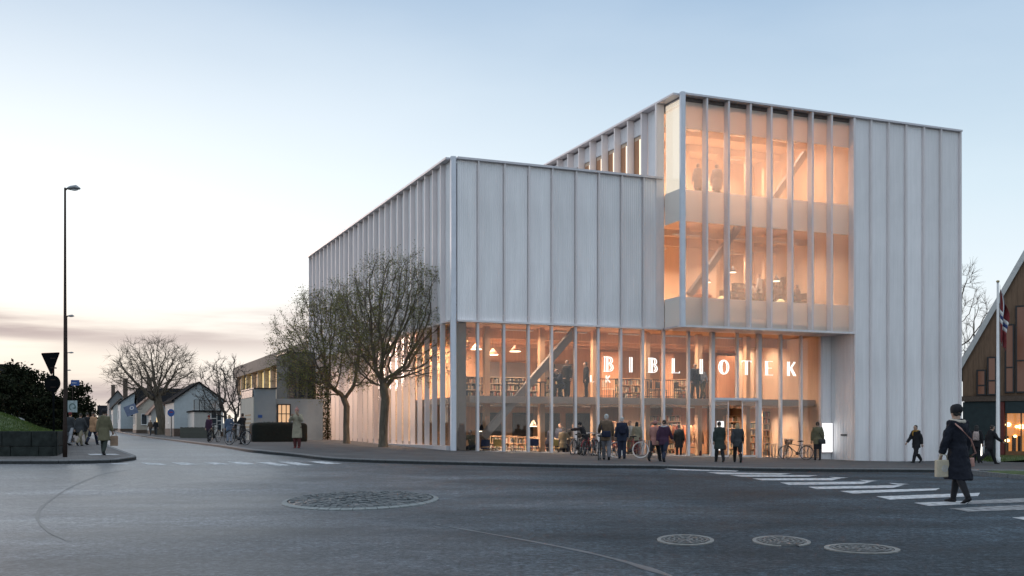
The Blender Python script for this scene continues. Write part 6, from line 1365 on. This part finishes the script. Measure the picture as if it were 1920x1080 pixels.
for px, lab in ((1354, 'glowing yellow floor lantern at the left in the tower'), (1464, 'glowing yellow floor lantern at the right in the tower')):
    p = bl(apx(px, .5), .5, F2); o = tag(empty('floor_lantern', p, LROT), lab, 'lamp', 'lamps inside the library'); MB().ball((0, 0, .26), (.24, .16, .17), 12, 8).build('globe', emit('lantern_glow', (1, .78, .40), 1.1), o, True); MB().tube([(0, 0, 0), (0, 0, .12)], [.10, .06], 10).build('base', M_BLACK, o)
p = bl(apx(1318, 1.6), 1.6, F2); o = tag(empty('armchair', p, LROT + .6), 'orange armchair in the corner of the tower', 'armchair'); mo = mat('orange_fabric', (.36, .13, .05), .8)
for nm, b_ in (('seat', (-.35, .35, -.35, .35, .18, .45)), ('backrest', (-.35, .35, .25, .45, .452, 1.0)), ('armrest', (-.48, -.36, -.35, .4, .18, .62)), ('armrest', (.36, .48, -.35, .4, .18, .62))): bevel(MB().box(*b_).build(nm, mo, o), .06, 3)
for x in (-.3, .3):
    for y in (-.28, .3): MB().box(x - .025, x + .025, y - .025, y + .025, 0, .178).build('leg', M_BLACK, o)
# mezzanine: low bookcases, tables with dark plants
for i, (px, w_, lab) in enumerate([(872, 1.2, 'low bookcase on the mezzanine next to the concrete column'), (900, 1.3, 'low bookcase on the mezzanine, second from the concrete column'), (938, 1.4, 'low bookcase on the mezzanine right of the first timber column'), (980, 1.5, 'low bookcase on the mezzanine behind the sloping brace'), (1016, 1.2, 'low bookcase on the mezzanine at the seated pair')]):
    bookshelf(lab, apx(px, 2.6), 2.6, F1, w_, 1.0, 3, mf=M_WOODL, group='low bookcases on the mezzanine')
for px, lab in ((962, 'round dark table on the mezzanine left of the brace'), (1002, 'dark table on the mezzanine right of the brace')): table(lab, apx(px, 1.4), 1.4, F1, 1.0, .7)
for px, lab in ((1140, 'yellow wooden chair upstairs below the letters L K'), (1225, 'dark wooden chair upstairs behind the balustrade, left'), (1240, 'dark wooden chair upstairs behind the balustrade, next to the left one'), (1275, 'dark wooden chair upstairs behind the balustrade, right')): chair(lab, apx(px, 1.8), 1.8, F1, M_WOODL if px == 1140 else M_DARK, .5)
for px, z, lab in ((893, 5.4, 'round pale lamp under the mezzanine ceiling at the left'), (924, 5.15, 'round lamp glowing under the upper ceiling by the timber column'), (966, 5.35, 'long-shaded lamp under the upper ceiling right of the timber column')): pendant(lab, apx(px, 4.0), 4.0, z, ZG, .30, M_WOODR)
for px, w_, lab in ((1152, 1.2, 'low bookcase on the mezzanine behind the second letter of the sign'), (1186, 1.2, 'low bookcase on the mezzanine behind the third letter of the sign'), (1262, 1.1, 'low bookcase on the mezzanine behind the fourth letter of the sign')):
    bookshelf(lab, apx(px, 3.2), 3.2, F1, w_, 1.1, 3, mf=M_WOOD, group='low bookcases on the mezzanine')
# ground floor
for px, h_, lab in ((1120, 1.9, 'bookcase on the ground floor behind the brown jacket'), (1172, 1.6, 'bookcase on the ground floor behind the person in white shirt'), (1392, 1.9, 'bookcase on the ground floor behind the blond visitor at the doors')):
    bookshelf(lab, apx(px, 4.0), 4.0, G0, 1.1, h_, 5, group='bookcases at the rear of the ground floor')
for px, b_, lab in ((972, 1.6, 'dark chair just inside the glass between the two blue chairs'), (1020, 2.8, 'dark chair on the ground floor left of the counter table'), (1085, 1.7, 'dark chair on the ground floor behind the bicycle cluster'), (1300, 2.4, 'dark chair at the wooden table left of the entrance')): chair(lab, apx(px, b_), b_, G0 + .1, M_DARK, 1.2)
for i, (px, w_, h_, lab) in enumerate([(915, 1.6, 1.15, 'low bookcase on the ground floor under the sloping brace'), (955, 1.6, 1.1, 'low bookcase on the ground floor, middle one'), (990, 1.5, 1.05, 'low bookcase on the ground floor left of the counter')]):
    bookshelf(lab, apx(px, 4.2), 4.2, G0, w_, h_, 3, mf=M_WOOD, group='low bookcases on the ground floor')
for i, (px, b_, lab) in enumerate([(1430, 4.6, 'tall bookcase left of the dark door opening, right of the entrance'), (1472, 3.4, 'tall bookcase behind the basket bicycle'), (1494, 3.3, 'tall bookcase behind the second parked bicycle'), (1515, 3.2, 'tall bookcase at the far right end of the glass')]):
    bookshelf(lab, apx(px, b_), b_, G0, .92, 2.55, 7, group='tall bookcases right of the entrance')
for i, (px, lab) in enumerate([(1214, 'bookcase on the ground floor behind the pink jacket'), (1248, 'bookcase on the ground floor behind the purple jacket'), (1362, 'bookcase deep inside the entrance')]): bookshelf(lab, apx(px, 6.4), 6.4, G0, 1.0, 2.3, 6, group='bookcases at the rear of the ground floor')
M_BLF = mat('blue_fabric', (.03, .05, .12), .8); M_YEL = mat('yellow_fabric', (.45, .33, .10), .8)
for px, b_, m_, lab in ((912, 1.6, M_BLF, 'blue low chair just inside the glass at the left'), (1003, 1.9, M_BLF, 'blue low chair left of the seated reader'), (1056, 2.3, M_BLF, 'blue chair in which the reader sits'), (1040, 1.5, M_YEL, 'yellow stool beside the seated reader'), (935, 1.8, M_YEL, 'yellow chair behind the blue low chair at the left')): chair(lab, apx(px, b_), b_, G0 + .12, m_, 2.6)
table('pale counter table on the ground floor before the man in navy', apx(1050, 4.4), 4.4, G0, 1.6, .6, 1.0, M_WOODL); table('low table on the ground floor at the left', apx(945, 1.3), 1.3, G0, 1.1, .6, .6, M_WOODL); table('low wooden table inside, left of the entrance', apx(1290, 3.0), 3.0, G0, 1.4, .6, .75, M_WOODR)
pendant('black cone lamp over the ground floor reading seat by the concrete column', apx(903, 2.2), 2.2, 1.3, 2.6, .22)
pendant('small cone lamp on the ground floor near the counter', apx(1000, 3.0), 3.0, 1.55, 2.6, .2, M_WOODL)
# a rail of red coats at the back, seen through the glass
p = bl(apx(1268, 5.4), 5.4, G0); o = tag(empty('coat_rack', p, LROT), 'rack of red and orange coats inside, left of the entrance', 'coat rack'); MB().tube([(-1.6, 0, 0), (-1.6, 0, 1.75), (1.6, 0, 1.75), (1.6, 0, 0)], .02, 6).build('rail', M_BLACK, o)
for k in range(14): x = -1.5 + k * .22; MB().tube([(x, 0, .75), (x, 0, 1.2), (x, 0, 1.6), (x, 0, 1.72)], [(.10, .2), (.09, .2), (.07, .2), (.02, .04)], 8, lat=(1, 0, 0)).build('coat', mat('coat_' + ('orange', 'red', 'tan')[k % 3], ((.34, .10, .04), (.28, .05, .03), (.34, .2, .1))[k % 3], .85), o, True)
